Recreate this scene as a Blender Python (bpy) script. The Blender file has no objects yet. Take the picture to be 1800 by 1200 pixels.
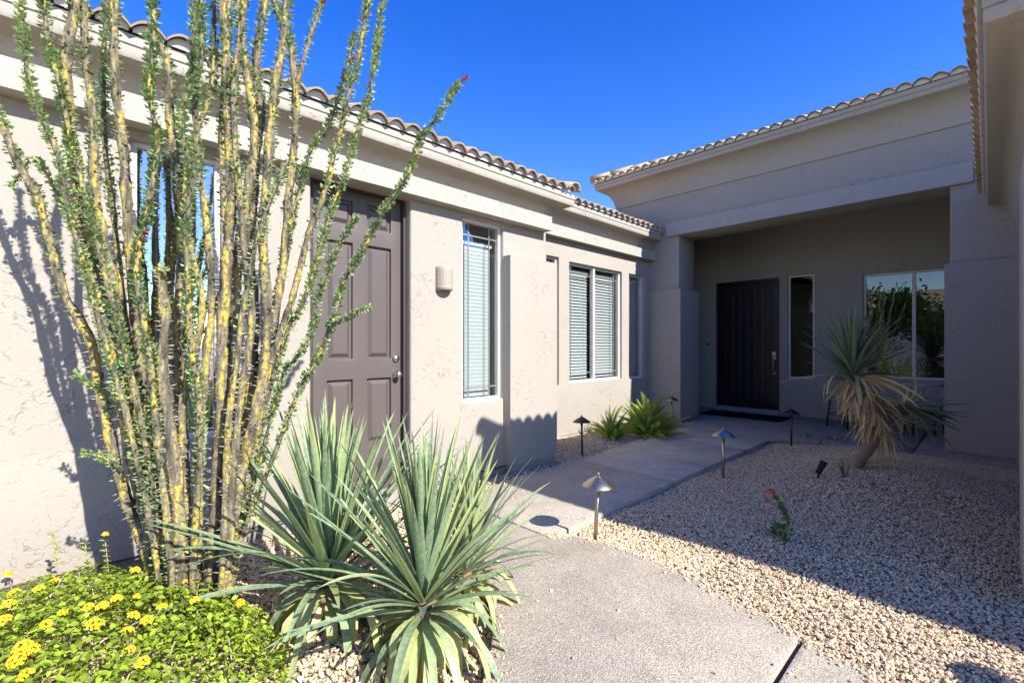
import bpy, bmesh, math, random
import numpy as np
from mathutils import Vector, Matrix, Quaternion
random.seed(7); rng = np.random.default_rng(11)
S = bpy.context.scene; COL = S.collection
rad = math.radians
# ------------------------------------------------------------------ camera
CAM_H = 1.20; YAW = rad(45.943); FPX = 811.0; HOR = 607.4
cam = bpy.data.cameras.new('Camera'); co = bpy.data.objects.new('Camera', cam); COL.objects.link(co)
co.location = (0, 0, CAM_H); co.rotation_euler = (rad(90), 0, YAW)
cam.sensor_width = 36; cam.lens = FPX / 1800 * 36; cam.shift_y = (HOR - 600) / 1800
cam.clip_start = .05; cam.clip_end = 2000; S.camera = co
# ------------------------------------------------------------------ sky and sun
SUN_EL, SUN_AZ = rad(37.3), rad(3.2)            # azimuth from +X towards +Y
w = bpy.data.worlds.new('World'); S.world = w; w.use_nodes = True
nt = w.node_tree; bg = nt.nodes['Background']
sky = nt.nodes.new('ShaderNodeTexSky'); sky.sky_type = 'NISHITA'; sky.sun_disc = False
sky.sun_elevation = SUN_EL; sky.sun_rotation = rad(90) - SUN_AZ
sky.altitude = 0; sky.air_density = 1.0; sky.dust_density = 0.1; sky.ozone_density = 1.2
hs = nt.nodes.new('ShaderNodeHueSaturation'); hs.inputs['Saturation'].default_value = 1.47; hs.inputs['Hue'].default_value = .526
nt.links.new(sky.outputs[0], hs.inputs['Color']); nt.links.new(hs.outputs[0], bg.inputs[0]); bg.inputs[1].default_value = .15
sl = bpy.data.lights.new('Sun', 'SUN'); sl.energy = 5.0; sl.angle = rad(.53); sl.color = (1, .968, .912)
so = bpy.data.objects.new('Sun', sl); COL.objects.link(so)
sd = Vector((-math.cos(SUN_EL) * math.cos(SUN_AZ), -math.cos(SUN_EL) * math.sin(SUN_AZ), -math.sin(SUN_EL)))
so.rotation_euler = sd.to_track_quat('-Z', 'Y').to_euler(); so.location = (30, 2, 25)
S.view_settings.view_transform = 'Standard'; S.view_settings.look = 'None'
S.view_settings.exposure = 1.06; S.view_settings.gamma = 1
S.render.engine = 'CYCLES'
# ------------------------------------------------------------------ helpers
def px(u, v, t):                                 # a point t metres deep along the sight line of a photograph pixel
    a = (u - 900) / FPX; s, c = math.sin(YAW), math.cos(YAW)
    return Vector(((-s + c * a) * t, (c + s * a) * t, CAM_H + (HOR - v) / FPX * t))
def tag(o, label=None, cat=None, group=None, kind=None):
    if label: o['label'] = label
    if cat: o['category'] = cat
    if group: o['group'] = group
    if kind: o['kind'] = kind
    return o
def empty(name, loc, label, cat, group=None):
    o = bpy.data.objects.new(name, None); COL.objects.link(o); o.location = loc; o.empty_display_size = .1
    return tag(o, label, cat, group)
def wloc(p):
    v = Vector((0, 0, 0))
    while p: v += Vector(p.location); p = p.parent
    return v
def link(name, me, mat=None, parent=None, world=True, kind=None):
    o = bpy.data.objects.new(name, me); COL.objects.link(o)
    if mat is not None and not me.materials: me.materials.append(mat)
    if parent:
        o.parent = parent
        if world: o.location = -wloc(parent)
    if kind: o['kind'] = kind
    return o
def mesh(verts, faces, smooth=False):
    me = bpy.data.meshes.new('m'); me.from_pydata([tuple(v) for v in verts], [], faces); me.update()
    if smooth: me.polygons.foreach_set('use_smooth', [True] * len(me.polygons))
    return me
def bm_mesh(bm, smooth=False):
    me = bpy.data.meshes.new('m'); bm.normal_update(); bm.to_mesh(me); bm.free()
    if smooth: me.polygons.foreach_set('use_smooth', [True] * len(me.polygons))
    return me
def box_bm(bm, x0, x1, y0, y1, z0, z1):
    v = [bm.verts.new((x, y, z)) for x in (x0, x1) for y in (y0, y1) for z in (z0, z1)]
    for f in ((0, 1, 3, 2), (4, 6, 7, 5), (0, 4, 5, 1), (2, 3, 7, 6), (0, 2, 6, 4), (1, 5, 7, 3)):
        bm.faces.new([v[i] for i in f])
def bevel(bm, wdt, seg=2):
    if wdt > 0:
        ed = [e for e in bm.edges if len(e.link_faces) == 2 and e.calc_face_angle() > rad(40)]
        bmesh.ops.bevel(bm, geom=ed, offset=wdt, segments=seg, affect='EDGES', profile=.5, clamp_overlap=True)
def box(name, x0, x1, y0, y1, z0, z1, mat, parent=None, bev=0., seg=2, kind=None):
    bm = bmesh.new(); box_bm(bm, x0, x1, y0, y1, z0, z1); bevel(bm, bev, seg)
    return link(name, bm_mesh(bm, False) if bev < .004 else auto_smooth(bm), mat, parent, kind=kind)
def auto_smooth(bm):
    for f in bm.faces: f.smooth = True
    bm.normal_update()
    for e in bm.edges:
        if len(e.link_faces) == 2 and e.calc_face_angle() > rad(35): e.smooth = False
    me = bpy.data.meshes.new('m'); bm.to_mesh(me); bm.free(); return me
def wall(name, axis, pos, thick, a0, a1, z0, z1, openings, mat, parent, bev=.018):
    """axis 'X': outer face at x=pos, body towards pos+thick; a is y.  axis 'Y': outer face y=pos, a is x."""
    As = sorted({a0, a1, *[o[0] for o in openings], *[o[1] for o in openings]})
    Zs = sorted({z0, z1, *[o[2] for o in openings], *[o[3] for o in openings]})
    As = [a for a in As if a0 <= a <= a1]; Zs = [z for z in Zs if z0 <= z <= z1]
    bm = bmesh.new(); vs = {}
    def V(i, j, k):
        if (i, j, k) not in vs:
            d = pos + (thick if k else 0)
            vs[i, j, k] = bm.verts.new((d, As[i], Zs[j]) if axis == 'X' else (As[i], d, Zs[j]))
        return vs[i, j, k]
    def solid(i, j):
        if i < 0 or j < 0 or i >= len(As) - 1 or j >= len(Zs) - 1: return False
        a, z = (As[i] + As[i + 1]) / 2, (Zs[j] + Zs[j + 1]) / 2
        return not any(o[0] < a < o[1] and o[2] < z < o[3] for o in openings)
    for i in range(len(As) - 1):
        for j in range(len(Zs) - 1):
            if not solid(i, j): continue
            for k in (0, 1): bm.faces.new([V(i, j, k), V(i + 1, j, k), V(i + 1, j + 1, k), V(i, j + 1, k)])
            for di, dj, e in ((-1, 0, ((i, j), (i, j + 1))), (1, 0, ((i + 1, j), (i + 1, j + 1))), (0, -1, ((i, j), (i + 1, j))), (0, 1, ((i, j + 1), (i + 1, j + 1)))):
                if not solid(i + di, j + dj):
                    (p, q), (r, s) = e
                    bm.faces.new([V(p, q, 0), V(r, s, 0), V(r, s, 1), V(p, q, 1)])
    bmesh.ops.recalc_face_normals(bm, faces=bm.faces)
    bevel(bm, bev, 3)
    return link(name, auto_smooth(bm), mat, parent)
def sweep(name, path, prof, mat, parent):
    """prof (outward offset, z) swept along an XY wall line with mitred corners; outward = right of travel."""
    n = len(path); P = [Vector(p) for p in path]; verts = []; faces = []; m = len(prof)
    for i in range(n):
        ns = []
        if i: d = (P[i] - P[i - 1]).normalized(); ns.append(Vector((d.y, -d.x)))
        if i < n - 1: d = (P[i + 1] - P[i]).normalized(); ns.append(Vector((d.y, -d.x)))
        b = sum(ns, Vector((0, 0))); b = b / b.length
        k = 1 / b.dot(ns[0])
        for o, z in prof: verts.append((P[i].x + b.x * o * k, P[i].y + b.y * o * k, z))
    for i in range(n - 1):
        for j in range(m):
            k = (j + 1) % m; faces.append((i * m + j, i * m + k, (i + 1) * m + k, (i + 1) * m + j))
    faces.append(tuple(range(m))); faces.append(tuple(range((n - 1) * m, n * m))[::-1])
    bm = bmesh.new(); me = mesh(verts, faces); bm.from_mesh(me); bpy.data.meshes.remove(me)
    bmesh.ops.recalc_face_normals(bm, faces=bm.faces)
    return link(name, auto_smooth(bm), mat, parent)
def tube_geo(pts, radii, n=8, cap=True, lump=0., rnd=random):
    verts = []; faces = []; P = [Vector(p) for p in pts]; up = None
    for i, p in enumerate(P):
        d = (P[min(i + 1, len(P) - 1)] - P[max(i - 1, 0)]).normalized()
        if up is None: up = d.orthogonal().normalized()
        up = (up - d * up.dot(d)).normalized(); s = d.cross(up)
        for k in range(n):
            a = 2 * math.pi * k / n; r = radii[i] * (1 + lump * rnd.uniform(-1, 1))
            verts.append(p + (up * math.cos(a) + s * math.sin(a)) * r)
    for i in range(len(P) - 1):
        for k in range(n): faces.append((i * n + k, i * n + (k + 1) % n, (i + 1) * n + (k + 1) % n, (i + 1) * n + k))
    if cap: faces.append(tuple(range(n))[::-1]); faces.append(tuple(range((len(P) - 1) * n, len(P) * n)))
    return verts, faces
def merge(parts):
    V = []; F = []
    for v, f in parts:
        b = len(V); V += [tuple(x) for x in v]; F += [tuple(i + b for i in q) for q in f]
    return V, F
def tube(name, pts, radii, mat, parent=None, n=8, lump=0., world=True):
    if not isinstance(radii, (list, tuple)): radii = [radii] * len(pts)
    return link(name, mesh(*tube_geo(pts, radii, n, True, lump), smooth=True), mat, parent, world)
def lathe_geo(prof, n=24, arc=2 * math.pi, start=0.):
    full = abs(arc - 2 * math.pi) < 1e-6; c = n if full else n + 1; V = []; F = []
    for r, z in prof:
        for k in range(c):
            a = start + arc * k / n; V.append((r * math.cos(a), r * math.sin(a), z))
    for i in range(len(prof) - 1):
        for k in range(n):
            F.append((i * c + k, i * c + (k + 1) % c, (i + 1) * c + (k + 1) % c, (i + 1) * c + k))
    return V, F
def spline(pts, per=6):
    P = [Vector(p) for p in pts]; out = []
    for i in range(len(P) - 1):
        a, b, c, d = P[max(i - 1, 0)], P[i], P[i + 1], P[min(i + 2, len(P) - 1)]
        for k in range(per):
            t = k / per
            out.append(.5 * ((2 * b) + (c - a) * t + (2 * a - 5 * b + 4 * c - d) * t * t + (3 * b - 3 * c + d - a) * t ** 3))
    return out + [P[-1]]
# ------------------------------------------------------------------ materials
class N:
    def __init__(s, name, rough=.8, spec=.3):
        s.m = bpy.data.materials.new(name); s.m.use_nodes = True; s.t = s.m.node_tree
        s.b = s.t.nodes['Principled BSDF']; s.b.inputs['Roughness'].default_value = rough
        s.b.inputs['Specular IOR Level'].default_value = spec; s.tc = None
    def n(s, kind, **kw):
        x = s.t.nodes.new('ShaderNode' + kind)
        for k, v in kw.items():
            if k in x.inputs: x.inputs[k].default_value = v
            else: setattr(x, k, v)
        return x
    def L(s, a, b): s.t.links.new(a, b)
    def pos(s):
        if not s.tc: s.tc = s.n('NewGeometry')
        return s.tc.outputs['Position']
    def obj(s): return s.n('TexCoord').outputs['Object']
    def noise(s, vec, scale, detail=4, rough=.55):
        x = s.n('TexNoise', Scale=scale, Detail=detail, Roughness=rough); s.L(vec, x.inputs['Vector']); return x.outputs['Fac']
    def ramp(s, fac, stops, interp='LINEAR'):
        x = s.n('ValToRGB'); x.color_ramp.interpolation = interp; e = x.color_ramp.elements
        while len(e) < len(stops): e.new(.5)
        for q, (p, c) in zip(e, stops): q.position = p; q.color = (c, c, c, 1) if not isinstance(c, (tuple, list)) else (*c, 1)
        s.L(fac, x.inputs[0]); return x.outputs[0]
    def mix(s, fac, a, b, mode='MIX'):
        x = s.n('MixRGB', blend_type=mode)
        for i, v in ((0, fac), (1, a), (2, b)):
            if hasattr(v, 'is_output'): s.L(v, x.inputs[i])
            else: x.inputs[i].default_value = v if i == 0 else (*v, 1)
        return x.outputs[0]
    def math(s, op, a, b=0.):
        x = s.n('Math', operation=op)
        for i, v in ((0, a), (1, b)):
            if hasattr(v, 'is_output'): s.L(v, x.inputs[i])
            else: x.inputs[i].default_value = v
        return x.outputs[0]
    def color(s, c):
        if hasattr(c, 'is_output'): s.L(c, s.b.inputs['Base Color'])
        else: s.b.inputs['Base Color'].default_value = (*c, 1)
        return s
    def bump(s, h, strength=.3, dist=.01):
        x = s.n('Bump', Strength=strength, Distance=dist); s.L(h, x.inputs['Height']); s.L(x.outputs[0], s.b.inputs['Normal']); return s
def plain(name, c, rough=.6, spec=.3, metal=0., var=.12, scale=8., bump=.0, bscale=60.):
    k = N(name, rough, spec); k.b.inputs['Metallic'].default_value = metal
    f = k.noise(k.pos(), scale, 5)
    k.color(k.mix(f, tuple(x * (1 - var) for x in c), tuple(min(1, x * (1 + var)) for x in c)))
    if bump: k.bump(k.noise(k.pos(), bscale, 4), bump, .004)
    return k.m
def stucco(name, c):
    k = N(name, .88, .2); p = k.pos()
    lo = k.noise(p, 1.1, 4); mid = k.noise(p, 5., 5, .6)
    warp = k.n('TexNoise', Scale=6., Detail=4.); k.L(p, warp.inputs['Vector'])
    # skip trowel: thin torn contour lines that come and go in patches
    wp = k.n('VectorMath', operation='MULTIPLY_ADD'); k.L(warp.outputs['Color'], wp.inputs[0]); wp.inputs[1].default_value = (.12, .12, .12); k.L(p, wp.inputs[2])
    ln = k.math('ABSOLUTE', k.math('SUBTRACT', k.noise(wp.outputs[0], 7.5, 2, .45), .5))
    line = k.ramp(ln, [(0, 1.), (.006, .8), (.015, 0.)])
    ln2 = k.math('ABSOLUTE', k.math('SUBTRACT', k.noise(wp.outputs[0], 13., 2, .4), .47))
    line = k.math('MAXIMUM', line, k.ramp(ln2, [(0, .8), (.006, .6), (.014, 0.)]))
    patch = k.ramp(k.noise(p, 2.6, 3), [(.44, 0.), (.62, 1.)])
    brk = k.ramp(k.noise(p, 17., 2), [(.46, 0.), (.56, 1.)])
    crack = k.math('MULTIPLY', k.math('MULTIPLY', line, patch), brk)
    base = k.mix(lo, tuple(x * .93 for x in c), tuple(x * 1.05 for x in c))
    base = k.mix(k.ramp(mid, [(.35, 0.), (.75, .10)]), base, tuple(x * .8 for x in c))
    k.color(k.mix(k.math('MULTIPLY', crack, .42), base, tuple(x * .42 for x in c)))
    h = k.math('SUBTRACT', k.math('ADD', k.math('MULTIPLY', mid, .8), k.math('MULTIPLY', k.noise(p, 55., 3), .35)), k.math('MULTIPLY', crack, 1.1))
    k.bump(h, .42, .012); return k.m
STUCCO = stucco('stucco', (.340, .306, .258))
TRIM = stucco('stucco_trim', (.366, .332, .282))
def concrete(name, c, spot=1.):
    k = N(name, .85, .25); p = k.pos()
    v = k.n('TexVoronoi', Scale=160.); k.L(p, v.inputs['Vector'])
    h = k.n('HueSaturation', Saturation=.9); 
    pebb = k.ramp(k.noise(v.outputs['Color'], 2.2, 0), [(.3, tuple(x * .55 for x in c)), (.42, tuple(x * .9 for x in c)), (.6, tuple(x * 1.06 for x in c)), (.72, (min(1, c[0] * 1.5), c[1] * 1.42, c[2] * 1.32))])
    st = k.mix(1., k.ramp(k.noise(p, 3.2, 6, .7), [(.3, .80), (.7, 1.1)]), k.ramp(k.noise(p, .7, 3), [(.3, .86), (.7, 1.08)]), 'MULTIPLY')
    k.color(k.mix(1., k.mix(.3, pebb, c), st, 'MULTIPLY'))
    k.bump(k.math('SUBTRACT', k.noise(p, 90., 3), k.math('MULTIPLY', v.outputs['Distance'], 25.)), .22, .004); return k.m
CONC = concrete('exposed_aggregate', (.445, .385, .305)); CONC2 = concrete('exposed_aggregate_pale', (.50, .435, .35))
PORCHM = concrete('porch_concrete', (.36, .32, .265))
def gravel_mat(name):
    k = N(name, .9, .2); p = k.pos(); v = k.n('TexVoronoi', Scale=80.); k.L(p, v.inputs['Vector'])
    c = k.ramp(k.noise(v.outputs['Color'], 2., 0), [(.3, (.2, .15, .10)), (.45, (.42, .32, .215)), (.6, (.56, .46, .34)), (.72, (.66, .59, .49))])
    k.color(k.mix(k.ramp(v.outputs['Distance'], [(.25, 0.), (.75, .6)]), c, (.2, .155, .11)))
    k.bump(k.math('MULTIPLY', v.outputs['Distance'], -1.), .6, .012); return k.m
GRAVEL = gravel_mat('gravel_ground')
kk = N('gravel_stone', .85, .25); at = kk.n('Attribute', attribute_name='Col'); f = kk.noise(kk.pos(), 160., 3)
kk.color(kk.mix(f, kk.mix(.25, at.outputs['Color'], (.2, .15, .11)), at.outputs['Color'])); STONE = kk.m
GROUND = plain('desert_soil', (.44, .345, .24), .95, .1, 0, .3, 1.3, .4, 40.)
FOUND = plain('foundation_concrete', (.30, .27, .24), .9, .2, 0, .2, 6., .3, 50.)
SCREED = plain('weep_screed', (.16, .14, .12), .7)
kk = N('roof_tile', .85, .2); oi = kk.n('ObjectInfo')
c = kk.ramp(oi.outputs['Random'], [(0, (.26, .175, .10)), (.35, (.36, .25, .145)), (.7, (.31, .225, .145)), (1, (.43, .335, .23))])
c = kk.mix(kk.ramp(kk.noise(kk.pos(), 9., 5, .7), [(.35, 0.), (.7, .6)]), c, (.43, .35, .25))
kk.color(kk.mix(kk.ramp(kk.noise(kk.pos(), 30., 4), [(.52, 0.), (.78, .5)]), c, (.27, .19, .12))); kk.bump(kk.noise(kk.pos(), 70., 4), .4, .004); TILE = kk.m
MORTAR = plain('bird_stop_mortar', (.58, .56, .54), .9, .2, 0, .15, 14.)
FASCIA = plain('fascia_paint', (.57, .50, .43), .7, .3, 0, .06)
DOORM = plain('door_paint_taupe', (.100, .082, .075), .42, .4, 0, .08, 3., .12, 90.)
DARKD = plain('door_dark_walnut', (.016, .012, .013), .38, .4, 0, .25, 12.)
MOULD = plain('door_moulding_catchlight', (.045, .038, .04), .3, .5)  # paler than the planks: light caught on the ridges, put into the colour
JAMB = plain('door_frame_brown', (.05, .04, .036), .6)
FRAME = plain('window_frame_almond', (.62, .585, .52), .5)
MUNT = plain('muntin_grey', (.30, .30, .28), .45)
BLIND = plain('blind_slat_white', (.47, .485, .49), .55, .3, 0, .03)
ROOM = plain('interior_paint', (.22, .20, .18), .9)
STEEL = plain('satin_nickel', (.62, .60, .57), .28, .5, 1., .05)
BRASS = plain('aged_brass', (.42, .36, .27), .36, .5, 1., .22, 30.)
BRONZE = plain('bronze_shade_dark', (.10, .083, .066), .42, .5, 1., .3, 40.)  # darker lamp metal; one backlit lamp's shade is put into this colour
BLACK = plain('black_powder_coat', (.018, .018, .019), .5)
WHITEM = plain('white_metal', (.36, .37, .385), .45)
MATM = plain('mat_coir_black', (.012, .012, .013), .95, .1, 0, .5, 200., .8, 300.)
CERAM = plain('ceramic_cream', (.34, .30, .25), .6, .3, 0, .05)
def glass(name, fac, tint=(.80, .86, .84)):
    m = bpy.data.materials.new(name); m.use_nodes = True; t = m.node_tree; t.nodes.clear()
    o = t.nodes.new('ShaderNodeOutputMaterial'); mx = t.nodes.new('ShaderNodeMixShader'); g = t.nodes.new('ShaderNodeBsdfGlossy'); tr = t.nodes.new('ShaderNodeBsdfTransparent')
    g.inputs['Roughness'].default_value = .0; g.inputs['Color'].default_value = (.95, .97, 1, 1); tr.inputs[0].default_value = (*tint, 1)
    lw = t.nodes.new('ShaderNodeLayerWeight'); lw.inputs[0].default_value = .5; pw = t.nodes.new('ShaderNodeMath'); pw.operation = 'POWER'; pw.inputs[1].default_value = 4.5
    t.links.new(lw.outputs['Facing'], pw.inputs[0])
    mr = t.nodes.new('ShaderNodeMapRange'); mr.inputs[3].default_value = fac; mr.inputs[4].default_value = 1.
    t.links.new(pw.outputs[0], mr.inputs[0]); t.links.new(mr.outputs[0], mx.inputs[0])
    t.links.new(tr.outputs[0], mx.inputs[1]); t.links.new(g.outputs[0], mx.inputs[2]); t.links.new(mx.outputs[0], o.inputs[0]); return m
GLASS = glass('window_glass', .12, (.96, .98, .97)); GLASSP = glass('coated_window_glass', .085, (.78, .82, .80)); GLASSD = glass('green_sidelight_glass', .03, (.55, .72, .62)); GLASSB = glass('mirror_tint_glass', .45, (.7, .78, .85))
def leafmat(name, stops, rough=.45, trans=.25, tip=None, stripe=True, spec=.4, vr=(.60, 1.32)):
    k = N(name, rough, spec); oi = k.n('ObjectInfo')
    c = k.ramp(oi.outputs['Random'], stops)
    a = k.n('Attribute', attribute_name='var'); 
    c = k.mix(1., c, k.ramp(a.outputs['Fac'], [(0, vr[0]), (1, vr[1])]), 'MULTIPLY')
    if stripe: c = k.mix(k.ramp(k.noise(k.obj(), 35., 3), [(.35, 0.), (.7, .35)]), c, tuple(min(1, x * 1.45) for x in stops[-1][1]))
    if tip:
        al = k.n('Attribute', attribute_name='along')
        c = k.mix(k.ramp(al.outputs['Fac'], [(.955, 0.), (.99, 1.)]), c, tip)
        c = k.mix(k.ramp(al.outputs['Fac'], [(0, .75), (.10, 0.)]), c, (.42, .40, .22))
    k.color(c)
    tr = k.n('BsdfTranslucent'); k.L(c, tr.inputs[0]); mx = k.n('MixShader', Fac=trans)
    k.L(k.b.outputs[0], mx.inputs[1]); k.L(tr.outputs[0], mx.inputs[2]); k.L(mx.outputs[0], k.t.nodes['Material Output'].inputs[0]); return k.m
YUC = leafmat('yucca_leaf', [(0, (.10, .17, .115)), (.35, (.19, .285, .175)), (.7, (.27, .36, .20)), (1, (.44, .48, .19))], .38, .22, (.25, .17, .09))
YUCOLD = leafmat('yucca_leaf_yellowing', [(0, (.30, .36, .16)), (.6, (.43, .46, .18)), (1, (.52, .50, .22))], .45, .25, (.32, .22, .10))
YUT = leafmat('tree_yucca_leaf', [(0, (.10, .165, .095)), (.6, (.15, .215, .12)), (1, (.24, .28, .15))], .4, .2, (.25, .17, .09))
DEAD = leafmat('dead_yucca_leaf', [(0, (.44, .27, .10)), (.5, (.60, .41, .19)), (1, (.74, .60, .38))], .8, .2, None)
OCL = leafmat('ocotillo_leaf', [(0, (.20, .32, .11)), (1, (.32, .45, .17))], .5, .3, None, False)
LANT = leafmat('lantana_leaf', [(0, (.27, .37, .03)), (.5, (.38, .49, .05)), (1, (.48, .57, .08))], .5, .35, None, False, vr=(.38, 1.35))
FERN = leafmat('foxtail_fern', [(0, (.34, .46, .06)), (1, (.52, .60, .13))], .55, .3, None, False)
TREEL = leafmat('tree_foliage', [(0, (.07, .11, .03)), (1, (.13, .18, .05))], .6, .25, None, False)
WEED = leafmat('weed_leaf', [(0, (.10, .20, .05)), (1, (.16, .27, .08))], .5, .3, None, False)
YELF = plain('lantana_flower_yellow', (.80, .50, .02), .6, .2, 0, .18, 90.)
REDF = plain('red_flower', (.62, .03, .015), .5, .2, 0, .2, 60.)
PINKF = plain('ocotillo_flower', (.50, .10, .09), .6)
TRUNK = plain('yucca_trunk', (.25, .185, .13), .95, .1, 0, .35, 30., .9, 60.)
THATCH = plain('trunk_fibre', (.20, .13, .08), .95, .1, 0, .4, 40., 1., 90.)
TWIG = plain('dry_twig', (.36, .28, .18), .9)
kk = N('ocotillo_bark', .8, .2); p = kk.obj()
mp = kk.n('Mapping'); mp.inputs['Scale'].default_value = (34, 34, 6); kk.L(p, mp.inputs[0])
nz = kk.noise(mp.outputs[0], 1., 6, .6)
c = kk.ramp(nz, [(.30, (.02, .017, .013)), (.40, (.085, .072, .05)), (.48, (.21, .18, .115)), (.54, (.29, .25, .11)), (.585, (.52, .38, .05)), (.64, (.38, .30, .075)), (.72, (.13, .125, .06))])
kk.color(kk.mix(kk.ramp(kk.noise(p, 60., 4), [(.44, 0.), (.6, .85)]), c, (.11, .09, .065))); kk.bump(nz, .7, .01); BARK = kk.m
SPINE = plain('spine_grey', (.52, .48, .42), .7)
# ------------------------------------------------------------------ ground and beds
def gz(x, y):                                     # gravel height
    z = -.098 + .19 * math.exp(-(((x + .80) / (1.0 if x > -.8 else .62)) ** 2 + ((y - 5.35) / 1.45) ** 2))
    z += .035 * math.exp(-(((x + .9) / 1.3) ** 2 + ((y - 2.9) / .7) ** 2))
    z += .05 * math.exp(-(((x + 3.9) / .5) ** 2)) * (1 if y > 3.9 else 0)
    return z + .008 * math.sin(3.1 * x + 1.7 * y) + .006 * math.sin(5.3 * y - 2.2 * x)
def ground_px(u, v):                              # where the sight line of a pixel meets the gravel
    lo, hi = .8, 9.
    for _ in range(40):
        m = (lo + hi) / 2; p = px(u, v, m)
        if p.z > gz(p.x, p.y): lo = m
        else: hi = m
    return px(u, v, lo), lo
def sheet(name, x0, x1, y0, y1, st, mat, zf):
    nx, ny = int((x1 - x0) / st) + 1, int((y1 - y0) / st) + 1
    xs, ys = np.linspace(x0, x1, nx), np.linspace(y0, y1, ny)
    V = [(x, y, zf(x, y)) for y in ys for x in xs]
    F = [(j * nx + i, j * nx + i + 1, (j + 1) * nx + i + 1, (j + 1) * nx + i) for j in range(ny - 1) for i in range(nx - 1)]
    return tag(link(name, mesh(V, F, True), mat), kind='structure')
g_ = tag(link('ground', mesh([(-400, -400, -.2), (400, -400, -.2), (400, 400, -.2), (-400, 400, -.2)], [(0, 1, 2, 3)]), GROUND), kind='structure')
sheet('gravel_bed', -4.3, 3., -2.5, 7.6, .08, GRAVEL, lambda x, y: gz(x, y) - .012)
ZP = -.05
path = bpy.data.objects.new('path', None); COL.objects.link(path); path['kind'] = 'structure'
def slab(pts, mat, top=ZP, th=.14, bev=.012):
    bm = bmesh.new(); v = [bm.verts.new((x, y, top)) for x, y in pts]; f = bm.faces.new(v)
    r = bmesh.ops.extrude_face_region(bm, geom=[f]); bmesh.ops.translate(bm, verts=[e for e in r['geom'] if isinstance(e, bmesh.types.BMVert)], vec=(0, 0, -th))
    bmesh.ops.recalc_face_normals(bm, faces=bm.faces); bevel(bm, bev, 2)
    return link('slab', auto_smooth(bm), mat, path)
def sm2(pts): return [(p.x, p.y) for p in spline([Vector((x, y, 0)) for x, y in pts], 5)]
edge_top = sm2([(-2.01, 2.268), (-1.95, 2.39), (-1.57, 2.485), (-1.18, 2.45), (-.84, 2.365), (-.567, 2.29)])
edge_left = sm2([(-.95, -1.5), (-.98, 0.), (-1.15, .85), (-1.52, 1.35), (-2.1, 1.78), (-2.62, 2.12), (-2.82, 2.262)])
slab(edge_top + [(-.567, -1.5)] + edge_left, CONC)
slab(sm2([(-.548, 2.284), (-.26, 2.185), (.3, 1.9), (.9, 1.45), (1.6, .9)]) + [(1.6, -1.5), (-.548, -1.5)], CONC)
slab([(-2.0, 2.283), (-2.02, 4.06), (-3.14, 4.06)] + sm2([(-3.12, 3.2), (-3.1, 2.85), (-3.02, 2.5), (-2.84, 2.283)]), CONC)
slab([(-2.02, 4.064), (-2.025, 4.86), (-3.2, 4.86), (-3.14, 4.064)], CONC2)
slab([(-2.025, 4.864), (-2.03, 5.92), (-3.28, 5.92), (-3.2, 4.864)], CONC)
slab([(-2.03, 5.924), (-2.03, 6.72), (-3.36, 6.72), (-3.28, 5.924)], CONC2)
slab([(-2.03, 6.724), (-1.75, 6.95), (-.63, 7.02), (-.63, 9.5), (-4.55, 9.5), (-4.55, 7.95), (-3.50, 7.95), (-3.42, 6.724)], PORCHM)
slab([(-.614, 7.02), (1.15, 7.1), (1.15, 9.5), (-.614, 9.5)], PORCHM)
# stones
def inside(poly, x, y):
    r = np.zeros(x.shape, bool); n = len(poly)
    for i in range(n):
        x1, y1 = poly[i]; x2, y2 = poly[(i + 1) % n]
        if y1 == y2: continue
        r ^= ((y1 > y) != (y2 > y)) & (x < (x2 - x1) * (y - y1) / (y2 - y1) + x1)
    return r
ico = bmesh.new(); bmesh.ops.create_icosphere(ico, subdivisions=1, radius=1); ico.verts.ensure_lookup_table()
IV = np.array([v.co for v in ico.verts]); IF = np.array([[v.index for v in f.verts] for f in ico.faces]); ico.free()
VAR = []
for _ in range(10):
    d = IV * (1 + rng.uniform(-.28, .22, (len(IV), 1))); VAR.append(d * np.array([1, rng.uniform(.65, 1.), rng.uniform(.42, .66)]))
PAL = np.array([(.56, .45, .32), (.48, .37, .25), (.64, .55, .43), (.40, .28, .19), (.70, .64, .54), (.31, .24, .18), (.53, .38, .27), (.45, .41, .36)])
PAL = PAL * .6 + np.array([.53, .425, .305]) * .4
PW = np.array([.22, .2, .18, .11, .11, .06, .07, .05])
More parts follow.
